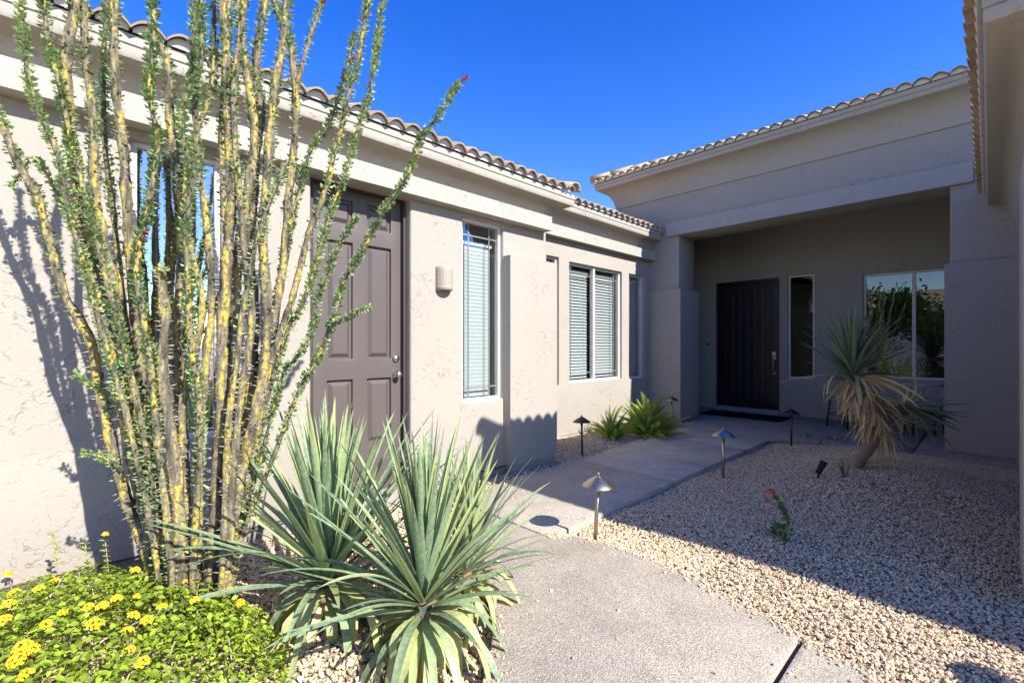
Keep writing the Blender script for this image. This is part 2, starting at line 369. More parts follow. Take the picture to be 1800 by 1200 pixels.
def stones(name, x, y, size, label, zfix=None, cat='gravel'):
    n = len(x); z = np.array([gz(a, b) for a, b in zip(x, y)]) if zfix is None else zfix + size * .35
    q = rng.normal(size=(n, 4)); q[:, 1:3] *= .35; q /= np.linalg.norm(q, axis=1)[:, None]; w_, a, b, c = q.T
    R = np.stack([1 - 2 * (b * b + c * c), 2 * (a * b - w_ * c), 2 * (a * c + w_ * b), 2 * (a * b + w_ * c), 1 - 2 * (a * a + c * c), 2 * (b * c - w_ * a), 2 * (a * c - w_ * b), 2 * (b * c + w_ * a), 1 - 2 * (a * a + b * b)], 1).reshape(n, 3, 3)
    base = np.stack([VAR[i] for i in rng.integers(0, len(VAR), n)]) * size[:, None, None]
    P = np.einsum('nij,nvj->nvi', R, base) + np.stack([x, y, z], 1)[:, None, :]
    nv, nf = len(IV), len(IF)
    F = (IF[None] + (np.arange(n) * nv)[:, None, None]).reshape(-1)
    me = bpy.data.meshes.new('stones'); me.vertices.add(n * nv); me.vertices.foreach_set('co', P.reshape(-1).astype(np.float32))
    me.loops.add(len(F)); me.loops.foreach_set('vertex_index', F.astype(np.int32)); me.polygons.add(n * nf)
    me.polygons.foreach_set('loop_start', np.arange(0, len(F), 3, dtype=np.int32)); me.polygons.foreach_set('loop_total', np.full(n * nf, 3, np.int32))
    me.update(); at = me.color_attributes.new('Col', 'FLOAT_COLOR', 'POINT')
    c = PAL[rng.choice(len(PAL), n, p=PW / PW.sum())] * np.array([1.30, 1.21, 1.04]) * rng.uniform(.75, 1.2, (n, 1)) * rng.uniform(.94, 1.06, (n, 3)); c = np.minimum(c, .84)
    C = np.ones((n, nv, 4), np.float32); C[:, :, :3] = c[:, None, :]; at.data.foreach_set('color', C.reshape(-1))
    me.polygons.foreach_set('use_smooth', [False] * (n * nf))
    return tag(link(name, me, STONE), label, cat, kind='stuff')
def scatter(x0, x1, y0, y1, dens, excl, smin, smax):
    n = int((x1 - x0) * (y1 - y0) * dens); x = rng.uniform(x0, x1, n); y = rng.uniform(y0, y1, n); k = np.ones(n, bool)
    for p in excl: k &= ~inside(p, x, y)
    x, y = x[k], y[k]; return x, y, rng.uniform(smin, smax, len(x)) * rng.choice([1, 1, 1, .7, 1.25], len(x))
near_poly = [(-2.02, 2.27), (-1.95, 2.37), (-1.57, 2.465), (-1.18, 2.43), (-.84, 2.345), (-.567, 2.27), (-.26, 2.165), (.3, 1.88), (.9, 1.43), (1.6, .9), (1.6, -1.5), (-.95, -1.5)] + [(x - .0, y) for x, y in edge_left]
main_poly = [(-2.02, 2.2), (-2.035, 6.73), (-3.36, 6.73), (-3.14, 4.06), (-3.12, 3.2), (-3.1, 2.85), (-3.02, 2.5), (-2.82, 2.2)]
a = scatter(-2.0, .32, 1.85, 4.6, 6600, [near_poly, main_poly], .0050, .0098)
b = scatter(-2.02, .32, 4.6, 7.05, 5000, [main_poly], .0055, .0100)
c = scatter(.3, 1.2, 1.2, 3.3, 1800, [near_poly], .008, .013)
stones('gravel', *[np.concatenate(q) for q in zip(a, b, c)], 'tan and grey landscaping gravel filling the bed right of the walkway')
a = scatter(-3.41, -1.1, -.4, 2.75, 3600, [near_poly, main_poly], .0075, .0145)
stones('gravel', *a, 'tan gravel strewn under the foreground yucca and beside the taupe door')
a = scatter(-4.07, -3.1, 2.75, 7.2, 3300, [main_poly, [(-4.2, 2), (-3.42, 2), (-3.42, 3.88), (-4.2, 3.88)]], .007, .012)
stones('gravel', *a, 'brown gravel strip between the walkway and the window wall with ferns')
def spill(line, n, side, spread):
    P = np.array(line); i = rng.integers(0, len(P) - 1, n); t = rng.random(n)[:, None]; p = P[i] * (1 - t) + P[i + 1] * t
    d = P[i + 1] - P[i]; nn = np.stack([-d[:, 1], d[:, 0]], 1); nn /= np.linalg.norm(nn, axis=1)[:, None] + 1e-9
    return p + nn * side * np.abs(rng.normal(0, spread, n))[:, None]
sp1 = np.concatenate([spill(edge_top, 420, -1, .035), spill([(-.548, 2.284), (-.26, 2.185), (.3, 1.9), (.9, 1.45)], 260, -1, .035), spill(edge_left, 260, -1, .04), spill([(-2.0, 2.3), (-2.03, 6.7)], 90, 1, .025), spill([(-3.36, 6.7), (-3.14, 4.06), (-3.12, 3.2), (-3.1, 2.85)], 330, 1, .04),
    np.stack([rng.uniform(-3.1, -2.05, 70), rng.uniform(2.4, 6.7, 70)], 1), np.stack([rng.uniform(-1.9, .3, 60), rng.uniform(.6, 2.1, 60)], 1)])
stones('gravel', sp1[:, 0], sp1[:, 1], rng.uniform(.004, .0105, len(sp1)), 'loose gravel stones strayed onto the walkway slabs', ZP)
# ------------------------------------------------------------------ house
house = empty('house', (-3.42, 3.84, -.1), 'beige stucco single-storey house with tan tile roofs around an entry court', 'house')
W1, W2, YF, YR = -3.42, -4.08, 7.30, 9.25
wall('wall', 'X', W1, -.2, -5., 3.84, -.02, 2.76, [(1.28, 2.11, -.02, 2.445), (2.672, 3.186, .664, 2.412), (.27, .72, .62, 2.39)], STUCCO, house)
box('wall', -5.2, W1 - .2, 3.64, 3.838, -.02, 3.0, STUCCO, house)
wall('wall', 'X', W2, -.2, 3.842, 7.32, -.04, 3.0, [(5.062, 6.395, .675, 2.378), (6.60, 7.08, .655, 2.38), (4.58, 4.84, .66, 2.405)], STUCCO, house)
box('foundation', -3.6, W1 - .012, -5, 3.83, -.2, -.024, FOUND, house); box('foundation', -4.3, W2 - .012, 3.83, 7.3, -.2, -.044, FOUND, house)
box('weep_screed', W1 - .03, W1 + .008, -5, 1.27, -.034, -.021, SCREED, house); box('weep_screed', W1 - .03, W1 + .008, 2.12, 3.2, -.034, -.021, SCREED, house)
box('weep_screed', W2 - .03, W2 + .010, 3.93, 7.24, -.054, -.041, SCREED, house)
box('buttress', -3.62, -3.32, 3.19, 3.905, 0., 2.107, STUCCO, house, .04, 4); box('foundation', -3.6, -3.34, 3.22, 3.88, -.2, -.002, FOUND, house)
box('trim_band', W1 - .02, -3.30, -5, 3.80, 2.447, 2.597, TRIM, house, .03, 4); box('trim_band', W2 - .02, -3.98, 3.86, 7.28, 2.656, 2.805, TRIM, house, .03, 4)
def cove(dz, o=.22):
    return [(-.02, 2.46 + dz), (.004, 2.50 + dz), (.012, 2.57 + dz), (.028, 2.635 + dz), (.055, 2.69 + dz), (.09, 2.725 + dz), (.13, 2.738 + dz), (o - .03, 2.738 + dz), (o - .01, 2.745 + dz), (o, 2.762 + dz), (o, 2.806 + dz), (o - .006, 2.809 + dz), (o - .006, 2.813 + dz), (o + .004, 2.816 + dz), (o + .004, 2.868 + dz), (-.02, 2.868 + dz)]
sweep('eave', [(W1, -5), (W1, 3.84), (-4.3, 3.84)], cove(0), TRIM, house)
sweep('eave', [(W2, 4.06), (W2, YF + .01)], cove(.238), TRIM, house)
# portico
wall('wall', 'Y', YF, .58, -4.75, 1.6, -.05, 4.16, [(-3.57, -.31, -.05, 3.03)], STUCCO, house, .02)
box('wall', -4.75, -4.55, YF + .5, 12.5, 2.6, 4.15, STUCCO, house)
box('column_base', -4.12, -3.52, 7.25, 7.93, 0., 2.137, STUCCO, house, .035, 4); box('column_base', -.355, .42, 7.25, 7.93, 0., 2.137, STUCCO, house, .035, 4)
box('foundation', -4.1, -3.54, 7.27, 7.91, -.2, -.002, FOUND, house); box('foundation', -.33, .4, 7.27, 7.91, -.2, -.002, FOUND, house)
box('lintel', -3.78, -.12, 7.245, 7.62, 3.026, 3.253, TRIM, house, .018, 3)
pc = [(-.02, 3.70), (.022, 3.70), (.026, 3.716), (.034, 3.76), (.055, 3.84), (.10, 3.925), (.16, 3.985), (.225, 4.022), (.262, 4.034), (.285, 4.045), (.293, 4.06), (.293, 4.092), (.287, 4.095), (.287, 4.10), (.30, 4.103), (.30, 4.155), (-.02, 4.155)]
sweep('eave', [(-4.75, 12.4), (-4.75, YF), (1.9, YF)], pc, TRIM, house)
wall('wall', 'Y', YR, .2, -4.75, 1.3, -.04, 3.75, [(-3.765, -2.63, -.04, 2.43), (-2.492, -2.088, .62, 2.44), (-1.415, .1, .688, 2.345)], STUCCO, house)
box('foundation', -4.7, 1.3, YR + .012, 9.5, -.2, -.044, FOUND, house); box('weep_screed', -2.62, 1.3, YR - .01, YR + .03, -.054, -.036, SCREED, house); box('weep_screed', -4.5, -3.78, YR - .01, YR + .03, -.054, -.036, SCREED, house)
box('wall', -4.75, -4.55, 7.87, 9.26, -.04, 3.75, STUCCO, house); box('wall', 1.15, 1.3, 7.87, 9.26, -.04, 3.75, STUCCO, house)
box('porch_ceiling', -4.7, 1.28, 7.86, 9.3, 3.45, 3.5, STUCCO, house)
# right wing
RX, RY = .20, 3.38
wall('wall', 'X', RX, .2, RY, YF + .02, -.02, 2.76, [], STUCCO, house); wall('wall', 'Y', RY + .001, .2, RX + .01, 7., -.02, 2.76, [], STUCCO, house)
box('foundation', RX + .012, RX + .19, RY + .012, YF, -.2, -.024, FOUND, house); box('foundation', RX + .2, 7, RY + .013, RY + .2, -.2, -.024, FOUND, house)
box('buttress', .115, .5, 3.285, 3.66, .03, 2.107, STUCCO, house, .04, 4)
sweep('eave', [(RX, YF + .01), (RX, RY), (7.2, RY)], cove(0), TRIM, house)
# rooms behind the glass
def room(x0, x1, y0, y1, z0, z1, skip):
    V = [(x, y, z) for x in (x0, x1) for y in (y0, y1) for z in (z0, z1)]
    F = {'x0': (0, 1, 3, 2), 'x1': (4, 6, 7, 5), 'y0': (0, 4, 5, 1), 'y1': (2, 3, 7, 6), 'z0': (0, 2, 6, 4), 'z1': (1, 5, 7, 3)}
    link('interior', mesh(V, [f for k, f in F.items() if k != skip]), ROOM, house)
room(-7.5, W1 - .19, -5, 3.63, -.03, 2.74, 'x1'); room(-7.5, W2 - .19, 3.66, 7.31, -.03, 2.98, 'x1'); room(-4.7, 1.28, YR + .19, 13.5, -.03, 3.6, 'y0')
# ---- roofs
SL = .355; TW, TL, TP = .30, .41, .15
def roll(x): return .047 * abs(math.sin(math.pi * x / TP)) ** .85
def tile_mesh():
    xs = [TW * i / 20 for i in range(21)]; V = []; F = []; n = len(xs)
    for y in (0., .03, TL):
        for x in xs: V.append((x - TW / 2, y, roll(x) + .013))
    for y in (0., .03, TL):
        for x in xs: V.append((x - TW / 2, y, roll(x)))
    for r in range(2):
        for i in range(n - 1):
            F.append((r * n + i, r * n + i + 1, (r + 1) * n + i + 1, (r + 1) * n + i)); b = 3 * n
            F.append((b + r * n + i + 1, b + r * n + i, b + (r + 1) * n + i, b + (r + 1) * n + i + 1))
    for i in range(n - 1): F.append((i + 1, i, 3 * n + i, 3 * n + i + 1)); F.append((2 * n + i, 2 * n + i + 1, 5 * n + i + 1, 5 * n + i))
    for i in (0, n - 1):
        for r in range(2): F.append((r * n + i, (r + 1) * n + i, 3 * n + (r + 1) * n + i, 3 * n + r * n + i))
    return mesh(V, F)
TM = tile_mesh(); TM.materials.append(TILE)
def cap_mesh(r=.095, L=.43):
    V = []; F = []; n = 10
    for y, k in ((0, 1.), (L, .86)):
        for q in (1., .84):
            for i in range(n + 1):
                a = math.pi * i / n; V.append((math.cos(a) * r * k * q, y, math.sin(a) * r * k * q * .95))
    m = n + 1
    for i in range(n):
        F += [(i, i + 1, 2 * m + i + 1, 2 * m + i), (m + i + 1, m + i, 3 * m + i, 3 * m + i + 1), (i + 1, i, m + i, m + i + 1), (2 * m + i, 2 * m + i + 1, 3 * m + i + 1, 3 * m + i)]
    F += [(0, 2 * m, 3 * m, m), (n, m + n, 3 * m + n, 2 * m + n)]
    return mesh(V, F, True)
CM = cap_mesh(); CM.materials.append(TILE)
def roof_part(loc):
    o = bpy.data.objects.new('roof', None); COL.objects.link(o); o.parent = house; o.location = Vector(loc) - wloc(house); o.empty_display_size = .1; return o
def lay_tiles(rf, start, along, n, z, courses=2, slope=SL, hip=None):
    """first courses of tiles: start = eave line point, along = unit dir; up-slope is left of along x up."""
    A = Vector((*along, 0)); inn = Vector((-A.y, A.x, 0)); up = (inn + Vector((0, 0, slope))).normalized(); nrm = A.cross(up)
    for c in range(courses):
        for i in range(n):
            p = Vector((*start, z)) + A * (TW * (i + .5)) + up * (c * (TL - .07)) + nrm * (.012 * c + .004) + Vector([random.uniform(-.004, .004) for _ in range(3)])
            M = Matrix((A, up, nrm)).transposed().to_4x4(); M = Matrix.Translation(p - wloc(rf)) @ M @ Matrix.Rotation(random.uniform(-.012, .012), 4, 'Z')
            me = TM
            if hip:                               # tiles that meet a hip are cut along it
                hp_, hn = Vector((*hip[0], 0)), Vector((*hip[1], 0)).normalized(); base = p
                if (base + up * .2 - hp_).dot(hn) > -.45:
                    bm = bmesh.new(); bm.from_mesh(TM); Mi = (Matrix.Translation(wloc(rf)) @ M).inverted()
                    bmesh.ops.bisect_plane(bm, geom=bm.verts[:] + bm.edges[:] + bm.faces[:], plane_co=Mi @ (hp_ + Vector((0, 0, z))), plane_no=(Mi.to_3x3() @ hn), clear_outer=True)
                    if not bm.verts: bm.free(); continue
                    me = bm_mesh(bm); me.materials.append(TILE)
            o = bpy.data.objects.new('tile', me); COL.objects.link(o); o.parent = rf; o.matrix_basis = M
    # mortar bird stops under each roll
    k = int(round(n * TW / TP)); 
    for i in range(k):
        V = []; F = []; m = 8
        for d in (.035, .075):
            for q in range(m + 1):
                x = TP * (i + .06 + .88 * q / m); h = max(.001, roll(x) - .004)
                b = Vector((*start, z)) + A * x + up * d
                V += [b + nrm * .001 - Vector((0, 0, .012)), b + nrm * h]
        r = 2 * (m + 1)
        for q in range(m):
            a_ = 2 * q; F += [(a_, a_ + 2, a_ + 3, a_ + 1), (r + a_, r + a_ + 1, r + a_ + 3, r + a_ + 2), (a_ + 1, a_ + 3, r + a_ + 3, r + a_ + 1), (a_, r + a_, r + a_ + 2, a_ + 2)]
        F += [(0, 1, r + 1, r), (2 * m, r + 2 * m, r + 2 * m + 1, 2 * m + 1)]
        link('bird_stop', mesh(V, F), MORTAR, rf)
def field(rf, xs, ys, hf, keep):
    nx, ny = len(xs), len(ys); V = [(x, y, hf(x, y)) for y in ys for x in xs]
    F = [(j * nx + i, j * nx + i + 1, (j + 1) * nx + i + 1, (j + 1) * nx + i) for j in range(ny - 1) for i in range(nx - 1) if keep((xs[i] + xs[i + 1]) / 2, (ys[j] + ys[j + 1]) / 2)]
    link('tile_field', mesh(V, F, True), TILE, rf, kind='stuff')
ZE = 2.874
rl = roof_part((-3.2, 0, ZE))
xe1 = W1 + .22 + .055; xe2 = W2 + .22 + .055
lay_tiles(rl, (xe1, -1.70), (0, 1), 19, ZE)      # up-slope is -X
lay_tiles(rl, (xe2, 4.08), (0, 1), 11, ZE + .238, 2)
hl = lambda x, y: ZE + SL * (xe1 - .20 - x) + .07 + roll(y + 1.70) * .95 if x > -7.2 else ZE + SL * (xe1 - .2 + 7.2) - SL * (-7.2 - x) + .07
field(rl, np.concatenate([[-3.33, -3.36], np.arange(-3.6, -11., -.36)]), np.arange(-5.2, 7.34, .025), hl, lambda x, y: x < xe1 - .2 and (y < 4.02 or x < xe2 - .2))
for i in range(2):                                # rake tiles closing the stepped end
    up = Vector((-1, 0, SL)).normalized(); p = Vector((xe1 + .005, 3.99, ZE + .0)) + up * (i * .36)
    A = Vector((0, 1, 0)); M = Matrix((A, up, A.cross(up))).transposed().to_4x4()
    o = bpy.data.objects.new('rake_tile', CM); COL.objects.link(o); o.parent = rl; o.matrix_basis = Matrix.Translation(p + A.cross(up) * (.012 * (i + 1)) - wloc(rl)) @ M
rp = roof_part((-2, 7, 4.16)); ZQ = 4.162; ex, ey = -4.75 - .355, YF - .355
lay_tiles(rp, (ex, ey), (1, 0), 23, ZQ, hip=((ex, ey), (-1, 1)))
lay_tiles(rp, (ex, ey + 4.8), (0, -1), 16, ZQ, hip=((ex, ey), (1, -1)))
def hp(x, y):
    d1, d2 = y - ey - .2, x - ex - .2; d = min(d1, d2)
    return ZQ + SL * max(d, 0) + .07 + (roll(x - ex - .05) if d1 < d2 else roll(y)) * .9
field(rp, np.arange(ex + .2, 2.0, .05), np.arange(ey + .22, 12.3, .05), hp, lambda x, y: x - ex > .2)
for k in range(13):
    d = Vector((1, 1, SL)).normalized(); p = Vector((ex + .02, ey + .02, ZQ + .045)) + d * (k * .36)
    A = Vector((1, -1, 0)).normalized(); M = Matrix((A, d, A.cross(d))).transposed().to_4x4()
    o = bpy.data.objects.new('hip_tile', CM); COL.objects.link(o); o.parent = rp; o.matrix_basis = Matrix.Translation(p + A.cross(d) * (.014 + .006 * (k % 2)) - wloc(rp)) @ M @ Matrix.Rotation(.035, 4, 'X')
rr = roof_part((2, 5, ZE)); rx, ry = RX - .275, RY - .275
lay_tiles(rr, (rx, ry + 4.2), (0, -1), 14, ZE, hip=((rx, ry), (1, -1)))
lay_tiles(rr, (rx, ry), (1, 0), 22, ZE, hip=((rx, ry), (-1, 1)))
def hr(x, y):
    d1, d2 = x - rx - .2, y - ry - .2; d = min(d1, d2)
    return ZE + SL * max(d, 0) + .07 + (roll(y) if d1 < d2 else roll(x)) * .9
field(rr, np.arange(rx + .2, 7.2, .05), np.arange(ry + .2, 7.3, .05), hr, lambda x, y: True)
for k in range(12):
    d = Vector((1, 1, SL)).normalized(); p = Vector((rx - .02, ry - .02, ZE + .045)) + d * (k * .36)
    A = Vector((1, -1, 0)).normalized(); M = Matrix((A, d, A.cross(d))).transposed().to_4x4()
    o = bpy.data.objects.new('hip_tile', CM); COL.objects.link(o); o.parent = rr; o.matrix_basis = Matrix.Translation(p + A.cross(d) * (.014 + .006 * (k % 2)) - wloc(rr)) @ M @ Matrix.Rotation(.035, 4, 'X')
# ---- windows
def window(axis, pos, a0, a1, z0, z1, gl, splits=(), munt=True, slats=0, tilt=50., mv=((.105,), (.105,)), label=None, frame=.03, inset=.045, drop=0.):
    """axis 'X': face looks to +X, a = y;  axis 'Y': face looks to -Y, a = x."""
    w_ = bpy.data.objects.new('window', None); COL.objects.link(w_); w_.parent = house; w_.empty_display_size = .1
    ctr = Vector((pos, (a0 + a1) / 2, z0)) if axis == 'X' else Vector(((a0 + a1) / 2, pos, z0)); w_.location = ctr - wloc(house)
    if label: w_['label'] = label
    def B(name, a_, b_, d0, d1, p, q, mat, bev=0.):
        if axis == 'X': return box(name, pos - d1, pos - d0, a_, b_, p, q, mat, w_, bev)
        return box(name, a_, b_, pos + d0, pos + d1, p, q, mat, w_, bev)
    f, i0 = frame, inset
    B('frame', a0, a0 + f, i0, i0 + .05, z0, z1, FRAME, .004); B('frame', a1 - f, a1, i0, i0 + .05, z0, z1, FRAME, .004)
    B('frame', a0 + f, a1 - f, i0, i0 + .05, z1 - f, z1, FRAME, .004); B('sill', a0 + f, a1 - f, i0 - .006, i0 + .05, z0, z0 + f, FRAME, .004)
    xs = [a0 + f, *splits, a1 - f]
    for s in splits: B('mullion', s - .022, s + .022, i0 - .004, i0 + .055, z0 + f, z1 - f, FRAME, .004)
    for p, q in zip(xs[:-1], xs[1:]):
        p2 = p + (.022 if p in splits else 0); q2 = q - (.022 if q in splits else 0)
        B('pane', p2, q2, i0 + .022, i0 + .026, z0 + f, z1 - f, gl)
        if munt:
            first, last = p == xs[0], q == xs[-1]
            vs = ([p2 + .095] if first else []) + ([q2 - .095] if last else [])
            for v in vs: B('muntin', v - .006, v + .006, i0 + .030, i0 + .038, z0 + f, z1 - f, MUNT)
            for v in (z1 - f - .115, z0 + f + .10): B('muntin', p2, q2, i0 + .030, i0 + .0385, v - .006, v + .006, MUNT)
        if slats:
            top = z1 - f - .03 - drop; B('headrail', p2 + .012, q2 - .012, i0 + .085, i0 + .13, top, top + .035, BLIND)
            m = int((top - z0 - f) / slats); hw = .024
            ca, sa = math.cos(rad(tilt)), math.sin(rad(tilt)); L = q2 - p2 - .05
            V = [];
            for e in (0, L):
                for t_ in (-1, 0, 1): 
                    for th in (-.0012, .0012): V.append((e, t_ * hw * ca + th * sa, -t_ * hw * sa + (1 - abs(t_)) * .003 + th * ca))
            F = [(0, 2, 8, 6), (2, 4, 10, 8), (1, 7, 9, 3), (3, 9, 11, 5), (0, 6, 7, 1), (4, 5, 11, 10), (0, 1, 3, 2), (2, 3, 5, 4), (6, 8, 9, 7), (8, 10, 11, 9)]
            me = mesh(V, F); me.materials.append(BLIND)
            for j in range(m):
                o = bpy.data.objects.new('slat', me); COL.objects.link(o); o.parent = w_
                zz = top - .01 - slats * (j + .5); pd = i0 + .105
                W_ = Vector((pos - pd, p2 + .025, zz)) if axis == 'X' else Vector((p2 + .025, pos + pd, zz))
                o.location = W_ - ctr; 
                if axis == 'X': o.rotation_euler = (rad(random.uniform(-.15, .15)), 0, rad(90))
            for cpos in (p2 + .10, q2 - .12):
                B('cord', cpos, cpos + .003, i0 + .075, i0 + .078, z0 + f + .02, top, BLIND)
    return w_
window('X', W1, 2.672, 3.186, .664, 2.412, GLASS, slats=.037, tilt=-82, drop=.16, label='tall narrow window with closed white blind')
window('X', W1, .27, .72, .62, 2.39, GLASSB, slats=.040, tilt=-76, drop=1.15, label='narrow window behind the ocotillo stems')
window('X', W2, 5.062, 6.395, .675, 2.378, GLASS, splits=(5.70,), slats=.044, tilt=-56, drop=.05, label='wide two-pane window with half open white blinds')
window('X', W2, 6.60, 7.08, .655, 2.38, GLASS, slats=.044, tilt=-56, drop=.05, label='narrow window beside the portico')
window('X', W2, 4.58, 4.84, .66, 2.405, GLASS, slats=.044, tilt=-56, drop=.05)
window('Y', YR, -2.492, -2.088, .62, 2.44, GLASSD, munt=False, label='narrow sidelight window beside the dark front door')
window('Y', YR, -1.415, .1, .688, 2.345, GLASSP, splits=(-.793,), munt=False, frame=.035, label='wide reflective porch window')
# ---- doors
def part_empty(name, loc, label=None):
    o = bpy.data.objects.new(name, None); COL.objects.link(o); o.parent = house; o.location = Vector(loc) - wloc(house); o.empty_display_size = .1
    if label: o['label'] = label
    return o
d1 = part_empty('door', (-3.54, 1.7, -.02), 'taupe six-panel side door with satin knobs')
DX = -3.54; pan = [(a_, b_, z0, z1) for a_, b_ in ((1.445, 1.652), (1.775, 1.992)) for z0, z1 in ((.40, .93), (1.092, 2.02), (2.155, 2.352))]
leaf = wall('door_leaf', 'X', DX, -.03, 1.325, 2.085, .0, 2.43, pan, DOORM, d1, .006)
box('door_core', DX - .045, DX - .026, 1.33, 2.08, .001, 2.429, DOORM, d1)
for a_, b_, z0, z1 in pan: 
    bm = bmesh.new(); box_bm(bm, DX - .03, DX - .004, a_ + .012, b_ - .012, z0 + .012, z1 - .012)
    fc = [f for f in bm.faces if f.normal.x > .9 or abs(f.calc_center_median().x - (DX - .004)) < 1e-4]
    for f in fc:
        c0 = f.calc_center_median()
        for v in f.verts: v.co.y += .035 if v.co.y < c0.y else -.035; v.co.z += .035 if v.co.z < c0.z else -.035
    bmesh.ops.recalc_face_normals(bm, faces=bm.faces); link('door_panel', bm_mesh(bm), DOORM, d1)
box('door_frame', DX - .05, DX + .045, 1.275, 1.325, -.02, 2.445, JAMB, d1); box('door_frame', DX - .05, DX + .045, 2.085, 2.115, -.02, 2.445, JAMB, d1); box('door_frame', DX - .05, DX + .045, 1.325, 2.085, 2.43, 2.447, JAMB, d1)
box('threshold', DX - .06, DX + .09, 1.285, 2.105, -.07, -.002, FOUND, d1)
def knob(zc, yc, prof, name):
    V, F = lathe_geo(prof, 18); V = [(DX + z, yc + x, zc + y) for x, y, z in V]; link(name, mesh(V, F, True), STEEL, d1)
knob(.955, 2.035, [(0, .0), (.032, .0), (.032, .008), (.014, .012), (.013, .035), (.024, .045), (.029, .058), (.026, .07), (.014, .077), (0, .078)], 'knob')
knob(1.092, 2.035, [(0, 0), (.031, 0), (.031, .012), (.024, .022), (.012, .026), (0, .027)], 'deadbolt')
d2 = part_empty('door', (-3.2, 9.35, -.04), 'wide near-black front door of vertical planks')
FY = 9.34
wall('door_leaf', 'Y', FY, .045, -3.72, -2.675, .03, 2.39, [(-3.60, -2.79, .22, 2.27)], DARKD, d2, .006)
for i in range(6):
    x0 = -3.60 + .135 * i
    box('plank', x0 + .002, x0 + .133, FY + .012 + .002 * (i % 2), FY + .04, .221, 2.269, DARKD, d2, .006)
    if i: box('moulding', x0 - .014, x0 + .014, FY - .012, FY + .02, .221, 2.269, MOULD, d2, .010, 3)
box('door_frame', -3.765, -3.72, FY - .03, FY + .08, -.04, 2.43, DARKD, d2); box('door_frame', -2.675, -2.63, FY - .03, FY + .08, -.04, 2.43, DARKD, d2); box('door_frame', -3.72, -2.675, FY - .03, FY + .08, 2.39, 2.43, DARKD, d2)
box('threshold', -3.765, -2.63, YR - .04, FY + .08, -.06, .028, FOUND, d2, .006)
hd = empty('x', (0, 0, 0), None, None); hd.name = 'handle'; hd.parent = d2; hd.location = Vector((-2.735, FY, 0)) - wloc(d2)
box('deadbolt', -2.765, -2.705, FY - .022, FY + .002, 1.02, 1.085, BRASS, d2, .006); bpy.data.objects.remove(hd)
tube('handle', spline([(-2.735, FY + .005, .975), (-2.735, FY - .055, .955), (-2.735, FY - .06, .85), (-2.735, FY - .055, .72), (-2.735, FY + .005, .70)], 5), .011, BRASS, d2)
box('handle_plate', -2.762, -2.708, FY - .012, FY + .002, .94, 1.005, BRASS, d2, .004); box('handle_plate', -2.755, -2.715, FY - .012, FY + .002, .68, .72, BRASS, d2, .004)
box('doorbell', -3.93, -3.90, YR - .012, YR + .002, 1.20, 1.26, BLACK, house, .004)
tube('faucet', [(.30, 7.27, .06), (.30, 7.20, .06), (.30, 7.17, .045), (.30, 7.165, .01)], .013, WHITEM, house)
# ------------------------------------------------------------------ wall sconce
sc = empty('wall_sconce', (W1, 2.445, 1.70), 'cream ceramic half-round sconce on the wall between taupe door and tall window', 'wall lamp')
prof = [(.070, .0), (.0835, .004), (.0835, .035)]
for i in range(4): z = .04 + i * .038; prof += [(.0828, z), (.0828, z + .003), (.0835, z + .006), (.0835, z + .035)]
prof += [(.0835, .208), (.080, .212), (.070, .212), (.070, .0)]
V, F = lathe_geo(prof, 28, math.pi, -math.pi / 2); V = [(W1 + x * 1.1 - .002, 2.445 + y, 1.692 + z) for x, y, z in V]
link('shade', mesh(V, F, True), CERAM, sc)
V, F = lathe_geo([(.02, .06), (.030, .075), (.034, .10), (.03, .125), (.0, .14)], 14); link('bulb', mesh([(W1 + .04 + x, 2.445 + y, 1.69 + z) for x, y, z in V], F, True), WHITEM, sc)
box('back_plate', W1 - .002, W1 + .006, 2.38, 2.51, 1.70, 1.90, CERAM, sc)
for j in range(9):                                # slots cut as darker little bars round the shade
    a = rad(-70 + 17.5 * j)
    for r in range(3):
        c0 = Vector((W1 + .0838 * 1.1 * math.cos(a), 2.445 + .0838 * math.sin(a), 1.692 + .066 + r * .038 + .008))
        bm = bmesh.new(); box_bm(bm, -.0012, .0012, -.003, .003, -.011, .011); bmesh.ops.rotate(bm, matrix=Matrix.Rotation(a, 3, 'Z'), verts=bm.verts); bmesh.ops.translate(bm, vec=c0, verts=bm.verts)
        link('fret', bm_mesh(bm), CERAM, sc)
# ------------------------------------------------------------------ path lights
def path_light(x, y, label, h=.385, lean=(0, 0), z=None, metal=BRASS):
    z = gz(x, y) - .01 if z is None else z
    r = empty('path_light', (x, y, z), label, 'path light', 'path lights along the walkway')
    top = Vector((lean[0], lean[1], h))
    tube('stem', [(0, 0, -.06), top * .5, top], .0125, metal, r, 12, world=False)
    V, F = lathe_geo([(.0, .070), (.006, .070), (.010, .062), (.030, .052), (.070, .026), (.104, .002), (.106, -.002), (.102, -.001), (.068, .021), (.02, .045), (.0, .05)], 32)
    o = link('shade', mesh(V, F, True), metal, r, False); o.location = top; o.rotation_euler = (lean[1] * -1.2, lean[0] * 1.2, 0)
    V, F = lathe_geo([(0, .085), (.005, .083), (.007, .075), (.005, .066), (0, .064)], 12); o2 = link('finial', mesh(V, F, True), metal, r, False); o2.location = top
    V, F = lathe_geo([(.016, .03), (.016, -.035), (.012, -.04), (0, -.04)], 14); o3 = link('lamp_socket', mesh(V, F, True), metal, r, False); o3.location = top
    return r
path_light(-1.785, 2.474, 'brass path light standing in sunlit gravel at the walkway corner', .40, (.022, .012))
path_light(-1.784, 4.562, 'brass path light on the gravel edge halfway along the walkway', .42, (0, .01))
path_light(-1.769, 6.72, 'bronze path light on the gravel edge next to the porch slab', .42, (.0, 0), metal=BRONZE)
